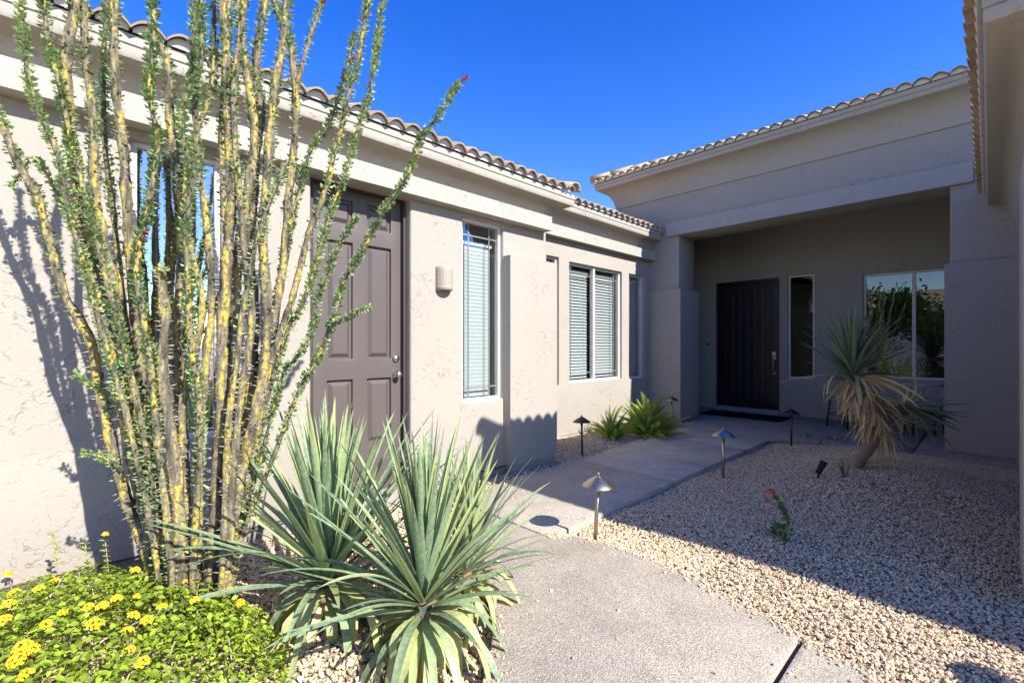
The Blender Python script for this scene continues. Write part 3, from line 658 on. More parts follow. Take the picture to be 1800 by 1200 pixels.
path_light(-3.34, 4.389, 'path light toned dark for backlit shade, in gravel before the wide two-pane window', .40, (-.01, 0), metal=BRONZE)  # dark metal stands for the shade on this backlit lamp
path_light(-3.42, 6.75, 'bronze path light rising behind the foxtail fern', .44, (0, 0), metal=BRASS)
path_light(.50, 2.56, 'path light beside the right wing whose round shadow falls on gravel', .41, (0, 0))
# spot light
sp = empty('garden_spotlight', ground_px(1437, 840)[0], 'small black garden spotlight staked in gravel near the leaning yucca', 'spotlight')
tube('stake', [(0, 0, -.05), (.005, .0, .035)], .008, BLACK, sp, 8, world=False)
V, F = lathe_geo([(0, -.05), (.02, -.05), (.024, -.045), (.027, .055), (.031, .06), (.031, .072), (.027, .072), (.026, .06), (0, .058)], 16)
o = link('lamp_head', mesh(V, F, True), BLACK, sp, False); o.location = (.018, .012, .085); o.rotation_euler = (rad(-12), rad(22), 0)
# door mat
dm = empty('doormat', (-3.05, 8.67, ZP), 'black coir doormat lying before the dark front door', 'doormat')
box('mat', -3.70, -2.37, 8.36, 8.98, ZP + .002, ZP + .018, MATM, dm, .005); box('border', -3.712, -2.358, 8.348, 8.992, ZP + .001, ZP + .010, BLACK, dm, .003)
# ------------------------------------------------------------------ patio chairs
def chair(x, y, rz, label):
    r = empty('patio_chair', (x, y, ZP), label, 'chair', 'chairs on the porch'); r.rotation_euler = (0, 0, rz)
    R = .25
    V, F = lathe_geo([(0, .452), (R - .01, .452), (R, .445), (R - .01, .438), (0, .438)], 28); link('seat', mesh(V, F, True), WHITEM, r, False)
    ring = lambda rr, z, a0, a1, n=22: [(rr * math.cos(a0 + (a1 - a0) * k / n), rr * math.sin(a0 + (a1 - a0) * k / n), z + .03 * math.sin(math.pi * k / n)) for k in range(n + 1)]
    tube('top_rail', ring(.285, .70, rad(-20), rad(200)), .013, WHITEM, r, 8, world=False)
    tube('back_rail', ring(.262, .49, rad(-20), rad(200)), .010, WHITEM, r, 8, world=False)
    for k in range(23):
        a = rad(-16 + 9.6 * k); tube('slat', [(.26 * math.cos(a), .26 * math.sin(a), .46), (.283 * math.cos(a), .283 * math.sin(a), .71 + .02 * math.sin(math.pi * k / 22))], .0032, WHITEM, r, 6, world=False)
    for k in range(4):
        a = rad(45 + 90 * k); tube('leg', [(.19 * math.cos(a), .19 * math.sin(a), .44), (.24 * math.cos(a), .24 * math.sin(a), .0)], .011, BLACK, r, 8, world=False)
    tube('leg_ring', [(.205 * math.cos(2 * math.pi * k / 24), .205 * math.sin(2 * math.pi * k / 24), .2) for k in range(25)], .006, BLACK, r, 6, world=False)
chair(-1.52, 8.55, rad(150), 'white slatted tub chair under the left pane of the porch window')
chair(-.62, 8.45, rad(200), 'white slatted tub chair beside the right porch column')
# ------------------------------------------------------------------ yuccas
def leaf_mesh(L, W, bend, kink=0., kpos=.5, twist=0., seg=14, fold=.16):
    V = []; F = []; al = []; p = Vector((0, 0, 0))
    for i in range(seg + 1):
        s = i / seg; th = bend * s ** 1.6 + kink / (1 + math.exp(-(s - kpos) * 26)) if kink else bend * s ** 1.6
        if i: p = p + Vector((math.sin(th), 0, math.cos(th))) * (L / seg)
        t = Vector((math.sin(th), 0, math.cos(th))); nrm = Vector((-math.cos(th), 0, math.sin(th))); sd_ = Vector((0, 1, 0))
        wd = W * min(1, .62 + 1.5 * s) * max(0., 1 - s ** 2.3) ** .85 * .5 + .0006
        tw = twist * s; side = sd_ * math.cos(tw) + nrm * math.sin(tw); nn = nrm * math.cos(tw) - sd_ * math.sin(tw)
        V += [p - side * wd + nn * wd * fold * 2, p, p + side * wd + nn * wd * fold * 2]; al += [s] * 3
        if i: b = 3 * i; F += [(b - 3, b - 2, b + 1, b), (b - 2, b - 1, b + 2, b + 1)]
    me = mesh(V, F, True); a = me.attributes.new('along', 'FLOAT', 'POINT'); a.data.foreach_set('value', al)
    v_ = me.attributes.new('var', 'FLOAT', 'POINT'); v_.data.foreach_set('value', [.5] * len(al)); return me
def lv(n, mat, **kw):
    out = []
    for i in range(n):
        q = {k: (random.uniform(*v) if isinstance(v, tuple) else v) for k, v in kw.items()}; me = leaf_mesh(**q); me.materials.append(mat); out.append(me)
    return out
UP = lv(7, YUC, L=1., W=(.046, .060), bend=(.0, .2), twist=(-.25, .25), fold=(.14, .26))
MID = lv(8, YUC, L=1., W=(.046, .059), bend=(.2, .8), twist=(-.5, .5), fold=(.1, .2))
LOW = lv(8, YUCOLD, L=1., W=(.052, .066), bend=(.4, 1.0), kink=(.9, 1.7), kpos=(.3, .6), twist=(-.7, .7), fold=(.06, .14))
LOWG = lv(6, YUC, L=1., W=(.052, .066), bend=(.6, 1.2), kink=(.4, 1.2), kpos=(.35, .6), twist=(-.7, .7), fold=(.06, .14))
DUP = lv(7, DEAD, L=1., W=(.075, .10), bend=(-.1, .55), kink=(.0, .5), kpos=(.3, .6), twist=(-1.2, 1.2), fold=(.15, .45))
TUP = lv(7, YUT, L=1., W=(.058, .07), bend=(.0, .3), twist=(-.3, .3), fold=(.15, .28))
def put_leaf(name, me, parent, c, axis_q, az, tilt, L, wsc=1.):
    M = Matrix.Translation(c) @ axis_q.to_matrix().to_4x4() @ Matrix.Rotation(az, 4, 'Z') @ Matrix.Rotation(tilt, 4, 'Y') @ Matrix.Diagonal((L, L * wsc, L, 1))
    o = bpy.data.objects.new(name, me); COL.objects.link(o); o.parent = parent; o.matrix_basis = M; return o
def rosette(parent, c, n, Lmax, axis=Vector((0, 0, 1)), tmax=1.75, sets=(UP, MID, LOW, LOWG), width=1., pw=1.15):
    q = Vector((0, 0, 1)).rotation_difference(axis.normalized()); ga = 2.39996
    for i in range(n):
        k = (i + .5) / n; az = i * ga + random.uniform(-.25, .25); tilt = .05 + tmax * k ** pw + random.uniform(-.10, .10)
        L = Lmax * (.78 + .3 * math.sin(math.pi * min(1, k * 1.25 + .05))) * random.uniform(.82, 1.1)
        if k < .5: me = random.choice(sets[0])
        elif k < .70: me = random.choice(sets[1] if random.random() < .75 else sets[0])
        else: me = random.choice(sets[2] if random.random() < .6 else sets[3])
        put_leaf('leaf', me, parent, Vector(c) + axis * (.11 * (1 - k)) - axis * .03 * k, q, az, tilt, L, width * (.9 if k < .5 else 1.) / L * Lmax)
def yucca(loc, zc, n, L, label, lean=(0, 0), tm=1.75, gr='yuccas in the foreground bed'):
    r = empty('yucca', loc, label, 'yucca', gr); c = Vector((lean[0], lean[1], zc))
    tube('trunk', [(0, 0, -.05), c * .5, c + Vector((0, 0, .06))], [.055, .05, .04], THATCH, r, 12, .2, world=False)
    rosette(r, c, n, L, Vector((lean[0] * .5, lean[1] * .5, 1)), tm, pw=1.45)
    for i in range(26): put_leaf('dead_leaf', random.choice(DUP), r, c - Vector((0, 0, .03)), Quaternion(), random.uniform(0, 6.28), random.uniform(1.9, 2.4), random.uniform(.22, .42), 1.)
    return r
yucca((-1.62, 1.06, -.09), .18, 150, .70, 'large blue-green yucca with upright sword leaves beside the walkway slab', tm=1.95)
yucca((-2.14, .88, -.09), .16, 155, .80, 'blue-green yucca standing between the ocotillo and the taupe door', tm=1.9)
yucca((-1.86, 1.38, -.09), .12, 90, .62, 'smaller yucca tucked behind the large one, leaves reaching over the walkway', lean=(.05, .05), tm=1.8)
# leaning yucca tree
T0 = ground_px(1505, 822)[1]; YK = T0 / 4.55
yt = empty('yucca_tree', (-.93, 5.5, gz(-.93, 5.5)), 'leaning yucca tree with tan skirt of dead leaves in the gravel mound', 'yucca tree')
b0 = px(1505, 824, T0); yt.location = (b0.x, b0.y, gz(b0.x, b0.y) - .01)
tp = [Vector(yt.location) - Vector((0, 0, .05)), px(1507, 815, T0), px(1530, 782, T0), px(1550, 745, T0 + .02), px(1548, 712, T0), px(1524, 690, T0 - .02), px(1502, 668, T0 - .02)]
tube('trunk', spline(tp, 5), [(.056 - .0003 * i) * YK for i in range(31)], TRUNK, yt, 14, .1)
tube('branch', spline([px(1550, 742, T0), px(1570, 726, T0 + .05), px(1590, 718, T0 + .1)], 4), [.055] * 9, THATCH, yt, 12, .2)
YL = Vector(yt.location); hc = px(1500, 664, T0) - YL; hc2 = px(1590, 712, T0 + .1) - YL
rv = Vector((math.cos(YAW), math.sin(YAW), 0))
rosette(yt, hc, 115, .62 * YK, (Vector((0, 0, 1)) - rv * .02), 1.5, (TUP, TUP, LOWG, TUP), .95)
rosette(yt, hc2, 44, .50 * YK, (rv * .9 + Vector((0, 0, -.2))), 1.3, (TUP, TUP, TUP, LOWG), .9)
pts = [hc - Vector((0, 0, .02)), px(1508, 690, T0) - YL, px(1520, 700, T0) - YL, px(1535, 715, T0) - YL, px(1552, 728, T0) - YL, px(1545, 742, T0) - YL, hc2 - rv * .06]
for i in range(235):
    k = random.random(); c = pts[min(6, int(k * 7))] + Vector([random.uniform(-.05, .05) for _ in range(3)])
    put_leaf('dead_leaf', random.choice(DUP), yt, c, Quaternion(), random.uniform(0, 6.28), random.uniform(1.75, 2.85), random.uniform(.2, .38) * YK, random.uniform(.55, .9))
for i in range(9): put_leaf('dead_leaf', random.choice(DUP[:3]), yt, hc, Quaternion(), random.uniform(0, 6.28), random.uniform(1.35, 1.65), random.uniform(.45, .62), .6)
# ------------------------------------------------------------------ ocotillo
oco = empty('ocotillo', (-2.52, .38, -.10), 'tall many-stemmed ocotillo with yellow-streaked thorny canes against the wall', 'ocotillo')
OB = Vector((-2.52, .38, -.10))
ST = [  # pixel polyline bottom to top, radius px, leafy 0..1, depth at base, depth at tip
 ([(262, 985), (230, 900), (200, 800), (173, 673), (158, 597), (113, 517), (90, 433), (67, 350), (33, 290), (7, 227), (-30, 150)], 11, .35, 2.05, 1.95),
 ([(280, 985), (235, 800), (215, 700), (190, 590), (165, 470), (150, 397), (133, 293), (120, 200), (117, 100), (130, 20), (138, -60)], 15, .1, 2.0, 1.9),
 ([(290, 985), (245, 780), (220, 613), (200, 510), (180, 410), (166, 330), (163, 200), (150, 100), (148, -30)], 11, .3, 2.05, 2.05),
 ([(305, 985), (275, 850), (250, 700), (240, 560), (230, 450), (223, 350), (217, 267), (203, 150), (200, 33), (206, -50)], 13, .25, 2.1, 2.05),
 ([(275, 985), (230, 760), (190, 620), (150, 480), (127, 393), (113, 333), (100, 267), (77, 217), (53, 150), (43, 83), (36, -10)], 6, 1, 1.95, 1.8),
 ([(290, 985), (250, 750), (205, 560), (165, 400), (130, 270), (115, 200), (100, 133), (87, 83), (75, -10)], 6, 1, 1.95, 1.85),
 ([(300, 985), (280, 800), (263, 633), (253, 567), (240, 467), (260, 367), (277, 250), (263, 167), (270, 33), (268, -30)], 7, 1, 1.92, 1.85),
 ([(340, 985), (350, 800), (350, 700), (335, 600), (330, 470), (327, 383), (337, 317), (320, 233), (327, 167), (353, 117), (352, -10)], 7, 1, 1.95, 1.9),
 ([(372, 985), (382, 850), (390, 700), (392, 560), (398, 480), (403, 400), (407, 333), (403, 217), (400, 133), (393, 33), (388, -40)], 14, .15, 2.05, 2.0),
 ([(390, 985), (400, 840), (408, 700), (412, 600), (420, 450), (437, 333), (447, 233), (437, 150), (423, 50), (415, -40)], 12, .2, 2.1, 2.1),
 ([(398, 985), (420, 830), (440, 680), (447, 560), (440, 450), (446, 350), (450, 267), (460, 200), (450, 117), (463, 17), (468, -50)], 12, .3, 2.15, 2.15),
 ([(405, 985), (430, 840), (443, 733), (463, 650), (477, 600), (490, 517), (500, 450), (505, 367), (513, 300), (520, 200), (517, 133), (510, 73), (487, 17), (478, -40)], 11, .3, 2.15, 2.2),
 ([(520, 190), (523, 150), (540, 83), (563, 7), (575, -40)], 6, .6, 2.18, 2.2),
 ([(412, 985), (432, 880), (470, 700), (507, 577), (530, 537), (550, 483), (567, 423), (580, 375), (595, 337), (610, 297), (625, 240), (645, 182), (660, 105), (674, -10)], 5, 1, 2.1, 2.15),
 ([(408, 985), (428, 880), (450, 760), (475, 640), (500, 563), (513, 527), (530, 460), (543, 410), (565, 355), (577, 317), (587, 270), (600, 225), (610, 175), (630, 105), (648, -10)], 8, .6, 2.1, 2.1),
 ([(402, 985), (425, 880), (450, 720), (470, 590), (495, 480), (510, 400), (530, 320), (548, 260), (575, 225), (592, 180), (608, 130), (622, 60)], 5, .9, 2.15, 2.3),
 ([(415, 985), (440, 900), (470, 830), (507, 733), (533, 670), (557, 633), (577, 583), (590, 550), (603, 497), (633, 447), (657, 403), (672, 370), (695, 340), (717, 307), (732, 270), (742, 237), (770, 207), (787, 175), (810, 144)], 4.5, 1, 2.05, 2.1),
 ([(580, 578), (590, 567), (617, 553), (650, 539)], 3.5, 1, 2.05, 2.05),
 ([(413, 985), (435, 890), (460, 800), (480, 720), (500, 653), (517, 633), (540, 600), (553, 563), (563, 510), (580, 467), (600, 423), (630, 378)], 4, 1, 2.1, 2.2),
 ([(195, 790), (185, 692), (160, 675), (130, 657)], 3.5, 1, 2.02, 2.0),
 ([(215, 830), (185, 805), (145, 796)], 3.5, 1, 2.02, 1.95),
 ([(318, 985), (310, 850), (295, 720), (285, 640), (290, 560), (284, 492), (283, 470)], 13, 0, 1.95, 1.95),
 ([(330, 985), (322, 800), (313, 650), (310, 587), (317, 500), (320, 433), (318, 340), (300, 220), (292, 100), (255, 60)], 12, .35, 2.1, 2.15),
 ([(335, 985), (325, 850), (320, 717), (333, 667), (353, 573), (353, 510), (337, 443), (325, 360), (335, 260), (372, 150), (376, -20)], 8, .5, 2.0, 2.05),
 ([(348, 985), (350, 767), (357, 700), (363, 617), (372, 550), (370, 467), (362, 380), (350, 300), (342, 180), (340, 60), (348, -30)], 9, .8, 2.05, 2.0),
 ([(392, 985), (396, 850), (403, 733), (417, 633), (423, 567), (440, 480), (452, 420), (480, 340), (505, 280)], 7, .5, 1.98, 2.0),
 ([(400, 985), (410, 830), (420, 717), (430, 650), (443, 560), (430, 450), (420, 330), (410, 180), (425, 40), (432, -30)], 9, .3, 2.0, 2.0),
 ([(402, 985), (415, 880), (433, 793), (447, 733), (462, 655), (470, 560), (462, 420), (470, 300), (480, 180), (500, 60), (505, -30)], 13, .2, 2.02, 2.1),
 ([(295, 985), (262, 880), (240, 770), (232, 650), (215, 520), (200, 380), (185, 260), (182, 120), (190, -20)], 8, .7, 2.12, 2.2),
 ([(385, 985), (388, 860), (398, 740), (405, 600), (405, 480), (395, 380), (390, 260), (395, 120), (405, -20)], 10, .3, 2.2, 2.3),
 ([(270, 985), (240, 880), (215, 760), (205, 640), (180, 500), (130, 400), (100, 340), (60, 280), (20, 330)], 4, .8, 2.1, 2.15)]
ALLP = []
for pl, rp_, lf, t0, t1 in ST:
    n = len(pl); P3 = []
    for i, (u, v) in enumerate(pl):
        t = t0 + (t1 - t0) * (i / (n - 1)) + random.uniform(-.02, .02)
        P3.append(px(u, v, t))
    if pl[0][1] > 980: P3.insert(0, Vector((OB.x + (P3[0].x - OB.x) * .8, OB.y + (P3[0].y - OB.y) * .8, -.12)))
    sp_ = spline(P3, 7); m = len(sp_); ALLP += sp_; r0 = rp_ * 1.55 / FPX
    rr_ = [r0 * (1.12 - .5 * (i / m)) * random.uniform(.9, 1.1) * (1 + .10 * math.sin(i * .9)) for i in range(m)]
    if pl[0][1] < 900: rr_ = [q * .95 for q in rr_]
    rr_[-1] *= .5
    st = tube('stem', [p - OB for p in sp_], rr_, BARK, oco, 10, .14, world=False)
    V = []; F = []; vr = []; SV = []; SF = []
    for i in range(m - 1):
        a_, b_ = sp_[i], sp_[i + 1]; ln = (b_ - a_).length; d = (b_ - a_).normalized(); k = i / m
        dens = (lf * .75 + .25) * 640 * (max(.12, min(1, (k - .05) * 4)) if lf > .8 else max(.03, min(1, (k - .42) * 2.3))) * (.35 + 1.25 * abs(math.sin(i * .37 + rp_ * 1.7)))
        for _ in range(int(ln * dens + random.random())):
            p = a_.lerp(b_, random.random()); o_ = d.orthogonal().normalized(); o_.rotate(Quaternion(d, random.uniform(0, 6.28)))
            lr = (o_ + d * random.uniform(-.1, .9)).normalized(); sd_ = lr.cross(d).normalized(); sd_.rotate(Quaternion(lr, random.uniform(-.9, .9)))
            L = random.uniform(.012, .026); wd = L * random.uniform(.28, .40); s0 = p + o_ * rr_[i] * .9; nn = lr.cross(sd_) * wd * .35
            b = len(V); V += [s0, s0 + lr * L * .45 + sd_ * wd + nn, s0 + lr * L, s0 + lr * L * .45 - sd_ * wd + nn, s0 + lr * L * .5]
            F += [(b, b + 1, b + 4), (b + 1, b + 2, b + 4), (b + 2, b + 3, b + 4), (b + 3, b, b + 4)]; vr += [random.random()] * 5
        for _ in range(int(ln * 150 * (1.3 - lf) + random.random())):
            p = a_.lerp(b_, random.random()); o_ = d.orthogonal().normalized(); o_.rotate(Quaternion(d, random.uniform(0, 6.28)))
            lr = (o_ + d * random.uniform(-.3, .5)).normalized(); L = random.uniform(.014, .03); s0 = p + o_ * rr_[i] * .85; q1 = d * .0011; q2 = o_.cross(d) * .0011
            b = len(SV); SV += [s0 + q1, s0 - q1 + q2, s0 - q1 - q2, s0 + lr * L]; SF += [(b, b + 1, b + 3), (b + 1, b + 2, b + 3), (b + 2, b, b + 3)]
    for nm, vv, ff, mt in (('leaves', V, F, OCL), ('spines', SV, SF, SPINE)):
        if vv:
            me = mesh([q - OB for q in vv], ff)
            if nm == 'leaves': at = me.attributes.new('var', 'FLOAT', 'POINT'); at.data.foreach_set('value', vr)
            link(nm, me, mt, st, False, 'stuff')
for (u, v, t) in ((812, 141, 2.1), (600, 20, 2.2), (592, 78, 2.2), (240, 419, 1.93), (163, 118, 2.05), (245, 405, 1.95)):
    V = []; F = []; c = min(ALLP, key=lambda q: (q - px(u, v, t)).length); ax = Vector((.5, .5, .55)).normalized()
    for i in range(26):
        k = i / 26 * (1 if u > 550 else .25); o_ = ax.orthogonal().normalized(); o_.rotate(Quaternion(ax, i * 2.4)); s0 = c + ax * k * .045
        lr = (ax * .8 + o_).normalized(); L = .016 * (1.2 - k * .6); sd_ = lr.cross(ax).normalized() * .003; b = len(V); V += [s0 - sd_, s0 + sd_, s0 + lr * L + sd_ * 1.3, s0 + lr * L - sd_ * 1.3]; F.append((b, b + 1, b + 2, b + 3))
    link('flower_cluster', mesh([q - OB for q in V], F), PINKF, oco, False)
# ------------------------------------------------------------------ lantana
LC = Vector((-2.1, -.1, -.10)); lan = empty('lantana', LC, 'bright green lantana mound with yellow flower heads at the ocotillo foot', 'lantana')
def ltop(x, y):
    e = 1 - ((x + 2.1) / .98) ** 2 - ((y + .1) / .74) ** 2
    if e <= 0: return None
    return -.08 + .38 * math.sqrt(e) ** .8 + .035 * math.sin(9 * x + 3) * math.sin(8 * y + 1) + .02 * math.sin(21 * x) * math.sin(17 * y)
def lleaf(L):
    W = L * .34; return [(0, 0, 0), (L * .3, W * .85, .12 * W), (L * .62, W * .8, .05 * W), (L, 0, -.12 * L), (L * .62, -W * .8, .05 * W), (L * .3, -W * .85, .12 * W), (L * .33, 0, -.2 * W), (L * .66, 0, -.28 * W)]
LF = [(0, 6, 1), (1, 6, 7, 2), (2, 7, 3), (3, 7, 4), (4, 7, 6, 5), (5, 6, 0)]
cand = []
while len(cand) < 19000:
    x, y = random.uniform(-3.08, -1.1), random.uniform(-.88, .70); z = ltop(x, y)
    if z is None: continue
    dp = random.random() ** 1.6 * .17; nx_, ny_ = (x + 2.1) / .98 ** 2 * .3, (y + .1) / .72 ** 2 * .3
    up = Vector((nx_, ny_, .8)) + Vector([random.uniform(-.55, .55) for _ in range(3)]); up.normalize()
    d = up.orthogonal().normalized(); d.rotate(Quaternion(up, random.uniform(0, 6.28)))
    cand.append((Vector((x, y, z - dp)) - LC, d, up, random.uniform(.015, .031), dp))
def near(c): p = c[0] + LC; return (p - Vector((0, 0, CAM_H))).length + c[4] * 6 + (5 if (px(0, 1100, 1.6) - p).dot(rv) > .4 else 0)
cand.sort(key=near)
LMS = [mesh(lleaf(1.), LF, True) for _ in range(1)]; LMS[0].materials.append(LANT)
a = LMS[0].attributes.new('var', 'FLOAT', 'POINT'); a.data.foreach_set('value', [.5] * 8)
for p, d, up, L, dp in cand[:280]:
    M = Matrix((d, up.cross(d), up)).transposed().to_4x4(); o = bpy.data.objects.new('leaf', LMS[0]); COL.objects.link(o); o.parent = lan; o.matrix_basis = Matrix.Translation(p) @ M @ Matrix.Scale(L, 4)
V = []; F = []; vr = []
for p, d, up, L, dp in cand[280:]:
    s_ = up.cross(d); b = len(V); V += [p + d * q[0] + s_ * q[1] + up * q[2] for q in lleaf(L)]; F += [tuple(i + b for i in f) for f in LF]; vr += [random.random()] * 8
me = mesh(V, F, True); a = me.attributes.new('var', 'FLOAT', 'POINT'); a.data.foreach_set('value', vr); link('foliage', me, LANT, lan, False, 'stuff')
parts = []
for i in range(60):
    x, y = random.uniform(-2.9, -1.3), random.uniform(-.7, .5); z = ltop(x, y)
    if z: parts.append(tube_geo([Vector((x * .6 - 2.1 * .4, y * .6 - .04, -.12)) - LC, Vector((x, y, z * .6)) - LC, Vector((x * 1.03 + random.uniform(-.08, .08), y + random.uniform(-.08, .08), z - .015)) - LC], [.004, .003, .0015], 5))
link('twigs', mesh(*merge(parts)), TWIG, lan, False, 'stuff')
def head_mesh(seed):
    r = random.Random(seed); V = []; F = []
    for i in range(22):
        k = i / 22; a = i * 2.4; th = 1.35 * math.sqrt(k); n = Vector((math.sin(th) * math.cos(a), math.sin(th) * math.sin(a), math.cos(th))); c = n * 1. + Vector((0, 0, -.35))
        d = n.orthogonal().normalized(); e = n.cross(d); s = r.uniform(.24, .33); b = len(V)
        for q in range(5): an = q * 1.2566 + r.uniform(0, .4); V.append(c + (d * math.cos(an) + e * math.sin(an)) * s + n * r.uniform(-.02, .12))
        V += [c - n * .12]; F += [(b + q, b + (q + 1) % 5, b + 5) for q in range(5)]
    return mesh(V, F)
HM = [head_mesh(i) for i in range(4)]
for h in HM: h.materials.append(YELF)
FP = [(12, 1012, 1.22), (25, 1045, 1), (15, 1065, 1.1), (5, 1095, 1.15), (40, 1140, 1.25), (55, 1145, 1.), (98, 1024, .95), (68, 1038, .95), (238, 1005, 1), (308, 1003, 1), (330, 1007, .85), (205, 1055, 1), (155, 1070, .85), (180, 1068, 1), (165, 1100, 1.1), (225, 1113, 1.05), (235, 1085, 1.), (258, 1093, 1), (285, 1070, .95), (342, 1058, .9), (405, 1038, .8), (422, 1062, .85), (80, 1100, .8), (250, 1168, .95), (45, 1190, 1), (230, 1145, .8), (240, 1052, .7), (325, 1025, .6), (186, 941, .85), (28, 1165, 1.1), (110, 1080, .7)]
for u, v, s in FP:
    best = None
    for k in range(60):
        t = 1.25 + k * .03; p = px(u, v, t); z = ltop(p.x, p.y)
        if z is not None and p.z <= z + .015: best = p; break
    if best is None: best = px(u, v, 2.25)
    o = bpy.data.objects.new('flower_head', random.choice(HM)); COL.objects.link(o); o.parent = lan
    o.location = best - LC + Vector((0, 0, .008)); o.scale = [.0185 * s] * 3; o.rotation_euler = (random.uniform(-.2, .6), random.uniform(-.1, .5), random.uniform(0, 6))
for u, v, hgt in ((95, 935, .2), (185, 950, .14), (150, 955, .12), (255, 960, .10)):  # upright shoots at the back
    b = px(u + 8, v + 75, 2.2); tpt = px(u, v, 2.2); V = []; F = []
    P_ = [b.lerp(tpt, k / 8) for k in range(9)]; tv, tf = tube_geo([q - LC for q in P_], [.0025] * 9, 5); 
    sh = link('shoot', mesh(tv, tf), TWIG, lan, False)
    for k in range(2, 9):
        for sgn in (-1, 1):
            d = (rv * sgn + Vector((random.uniform(-.5, .5), random.uniform(-.5, .5), .35))).normalized(); up = (Vector((0, 0, 1)) - d * d.z).normalized(); M = Matrix((d, up.cross(d), up)).transposed().to_4x4()
            o = bpy.data.objects.new('leaf', LMS[0]); COL.objects.link(o); o.parent = sh; o.matrix_basis = Matrix.Translation(P_[k] - LC) @ M @ Matrix.Scale(random.uniform(.022, .034), 4)
# ------------------------------------------------------------------ foxtail ferns
def plume(seed, L=1.):
    r = random.Random(seed); V = []; F = []; vr = []; p = Vector((0, 0, 0)); bend = r.uniform(.15, .7)
    pts = []
    for i in range(21):
        s = i / 20; th = bend * s * s
        if i: p = p + Vector((math.sin(th), 0, math.cos(th))) * (1 / 20)
        pts.append(p.copy())
    for i in range(520):
        s = .12 + .88 * (i / 520); f = s * 20; a = pts[int(min(19, f))]; b = pts[int(min(19, f)) + 1]; c = a.lerp(b, f - int(min(19, f))); d = (b - a).normalized()
        o_ = d.orthogonal().normalized(); o_.rotate(Quaternion(d, i * 2.39996)); w_ = .115 * min(1, .35 + s * 2.2) * max(.06, 1 - s ** 2.2) ** .8
        lr = (o_ + d * .75).normalized() * w_ * r.uniform(.75, 1.25); sd_ = lr.cross(d).normalized() * .006; k = len(V)
        V += [c - sd_, c + sd_, c + lr]; F.append((k, k + 1, k + 2)); v = r.random(); vr += [v] * 3
    tv, tf = tube_geo(pts, [.012 * (1 - .8 * i / 20) for i in range(21)], 5); k = len(V); V += tv; F += [tuple(q + k for q in f) for f in tf]; vr += [.4] * len(tv)
    me = mesh(V, F); a = me.attributes.new('var', 'FLOAT', 'POINT'); a.data.foreach_set('value', vr); me.materials.append(FERN); return me
PL = [plume(i) for i in range(7)]
def fern(x, y, n, L, label, tm=1.25):
    r = empty('foxtail_fern', (x, y, gz(x, y)), label, 'fern', 'foxtail ferns by the window wall')
    for i in range(n):
        k = (i + .5) / n; o = bpy.data.objects.new('plume', random.choice(PL)); COL.objects.link(o); o.parent = r
        s = L * random.uniform(.75, 1.12) * (1.05 - .15 * k); az = i * 2.39996 + random.uniform(-.3, .3)
        o.matrix_basis = Matrix.Translation((random.uniform(-.05, .05), random.uniform(-.05, .05), -.02)) @ Matrix.Rotation(az, 4, 'Z') @ Matrix.Rotation(.05 + tm * k ** .9, 4, 'Y') @ Matrix.Scale(s, 4)
fern(-3.36, 6.0, 84, .60, 'large bright green foxtail fern between walkway and portico column', 1.3)
fern(-3.62, 5.42, 46, .45, 'smaller darker foxtail fern beside the large fern, by the wide window', 1.15)
# ------------------------------------------------------------------ little plants in the gravel bed
fl = empty('red_flower_plant', ground_px(1376, 946)[0], 'small leggy plant with red blooms growing alone in shaded gravel', 'plant')
FB = Vector(fl.location); tF = ground_px(1376, 946)[1]
P_ = spline([FB - Vector((0, 0, .02)), px(1385, 920, tF), px(1375, 895, tF), px(1366, 878, tF), px(1358, 866, tF)], 6)
tube('stem', P_, [.006 - .0001 * i for i in range(len(P_))], WEED, fl, 7)
WL = mesh(lleaf(1.), LF, True); WL.materials.append(WEED); a = WL.attributes.new('var', 'FLOAT', 'POINT'); a.data.foreach_set('value', [.5] * 8)
def stick_leaf(parent, base, p, L, up_=.4):
    d = Vector((random.uniform(-1, 1), random.uniform(-1, 1), random.uniform(0, up_ * 2))).normalized(); up = (Vector((.01, 0, 1)) - d * d.z).normalized()
    M = Matrix((d, up.cross(d), up)).transposed().to_4x4(); o = bpy.data.objects.new('leaf', WL); COL.objects.link(o); o.parent = parent; o.matrix_basis = Matrix.Translation(p - base) @ M @ Matrix.Scale(L, 4)
for i in range(95):
    k = random.random() ** .8; p = P_[int(k * (len(P_) - 1))]; stick_leaf(fl, FB, p + Vector([random.uniform(-.012, .012) for _ in range(3)]), random.uniform(.025, .045) * (1.15 - .4 * k), 1.)
for i in range(45): stick_leaf(fl, FB, FB + Vector((random.uniform(-.05, .05), random.uniform(-.05, .05), random.uniform(.0, .06))), random.uniform(.03, .06), 1.2)
for i in range(8): tube('twig', spline([FB, FB + Vector((random.uniform(-.06, .06), random.uniform(-.06, .06), .06)), FB + Vector((random.uniform(-.12, .1), random.uniform(-.12, .1), random.uniform(.06, .13)))], 4), .0018, TWIG, fl, 5)
tube('twig', spline([FB + Vector((0, 0, .02)), px(1393, 915, tF), px(1410, 905, tF), px(1432, 895, tF)], 4), .002, TWIG, fl, 5)
for u, v, s in ((1354, 863, .024), (1350, 881, .017)):
    o = bpy.data.objects.new('flower_head', HM[0].copy()); o.data.materials.clear(); o.data.materials.append(REDF); COL.objects.link(o); o.parent = fl; o.location = px(u, v, tF) - FB; o.scale = [s] * 3
def tuft(u, v, t, n, L, label):
    p = ground_px(u, v)[0]; r = empty('grass_tuft', p, label, 'plant')
    for i in range(n): put_leaf('blade', random.choice(TUP), r, Vector((random.uniform(-.012, .012), random.uniform(-.012, .012), -.01)), Quaternion(), random.uniform(0, 6.28), random.uniform(.02, .45), L * random.uniform(.6, 1.1), 1.6)
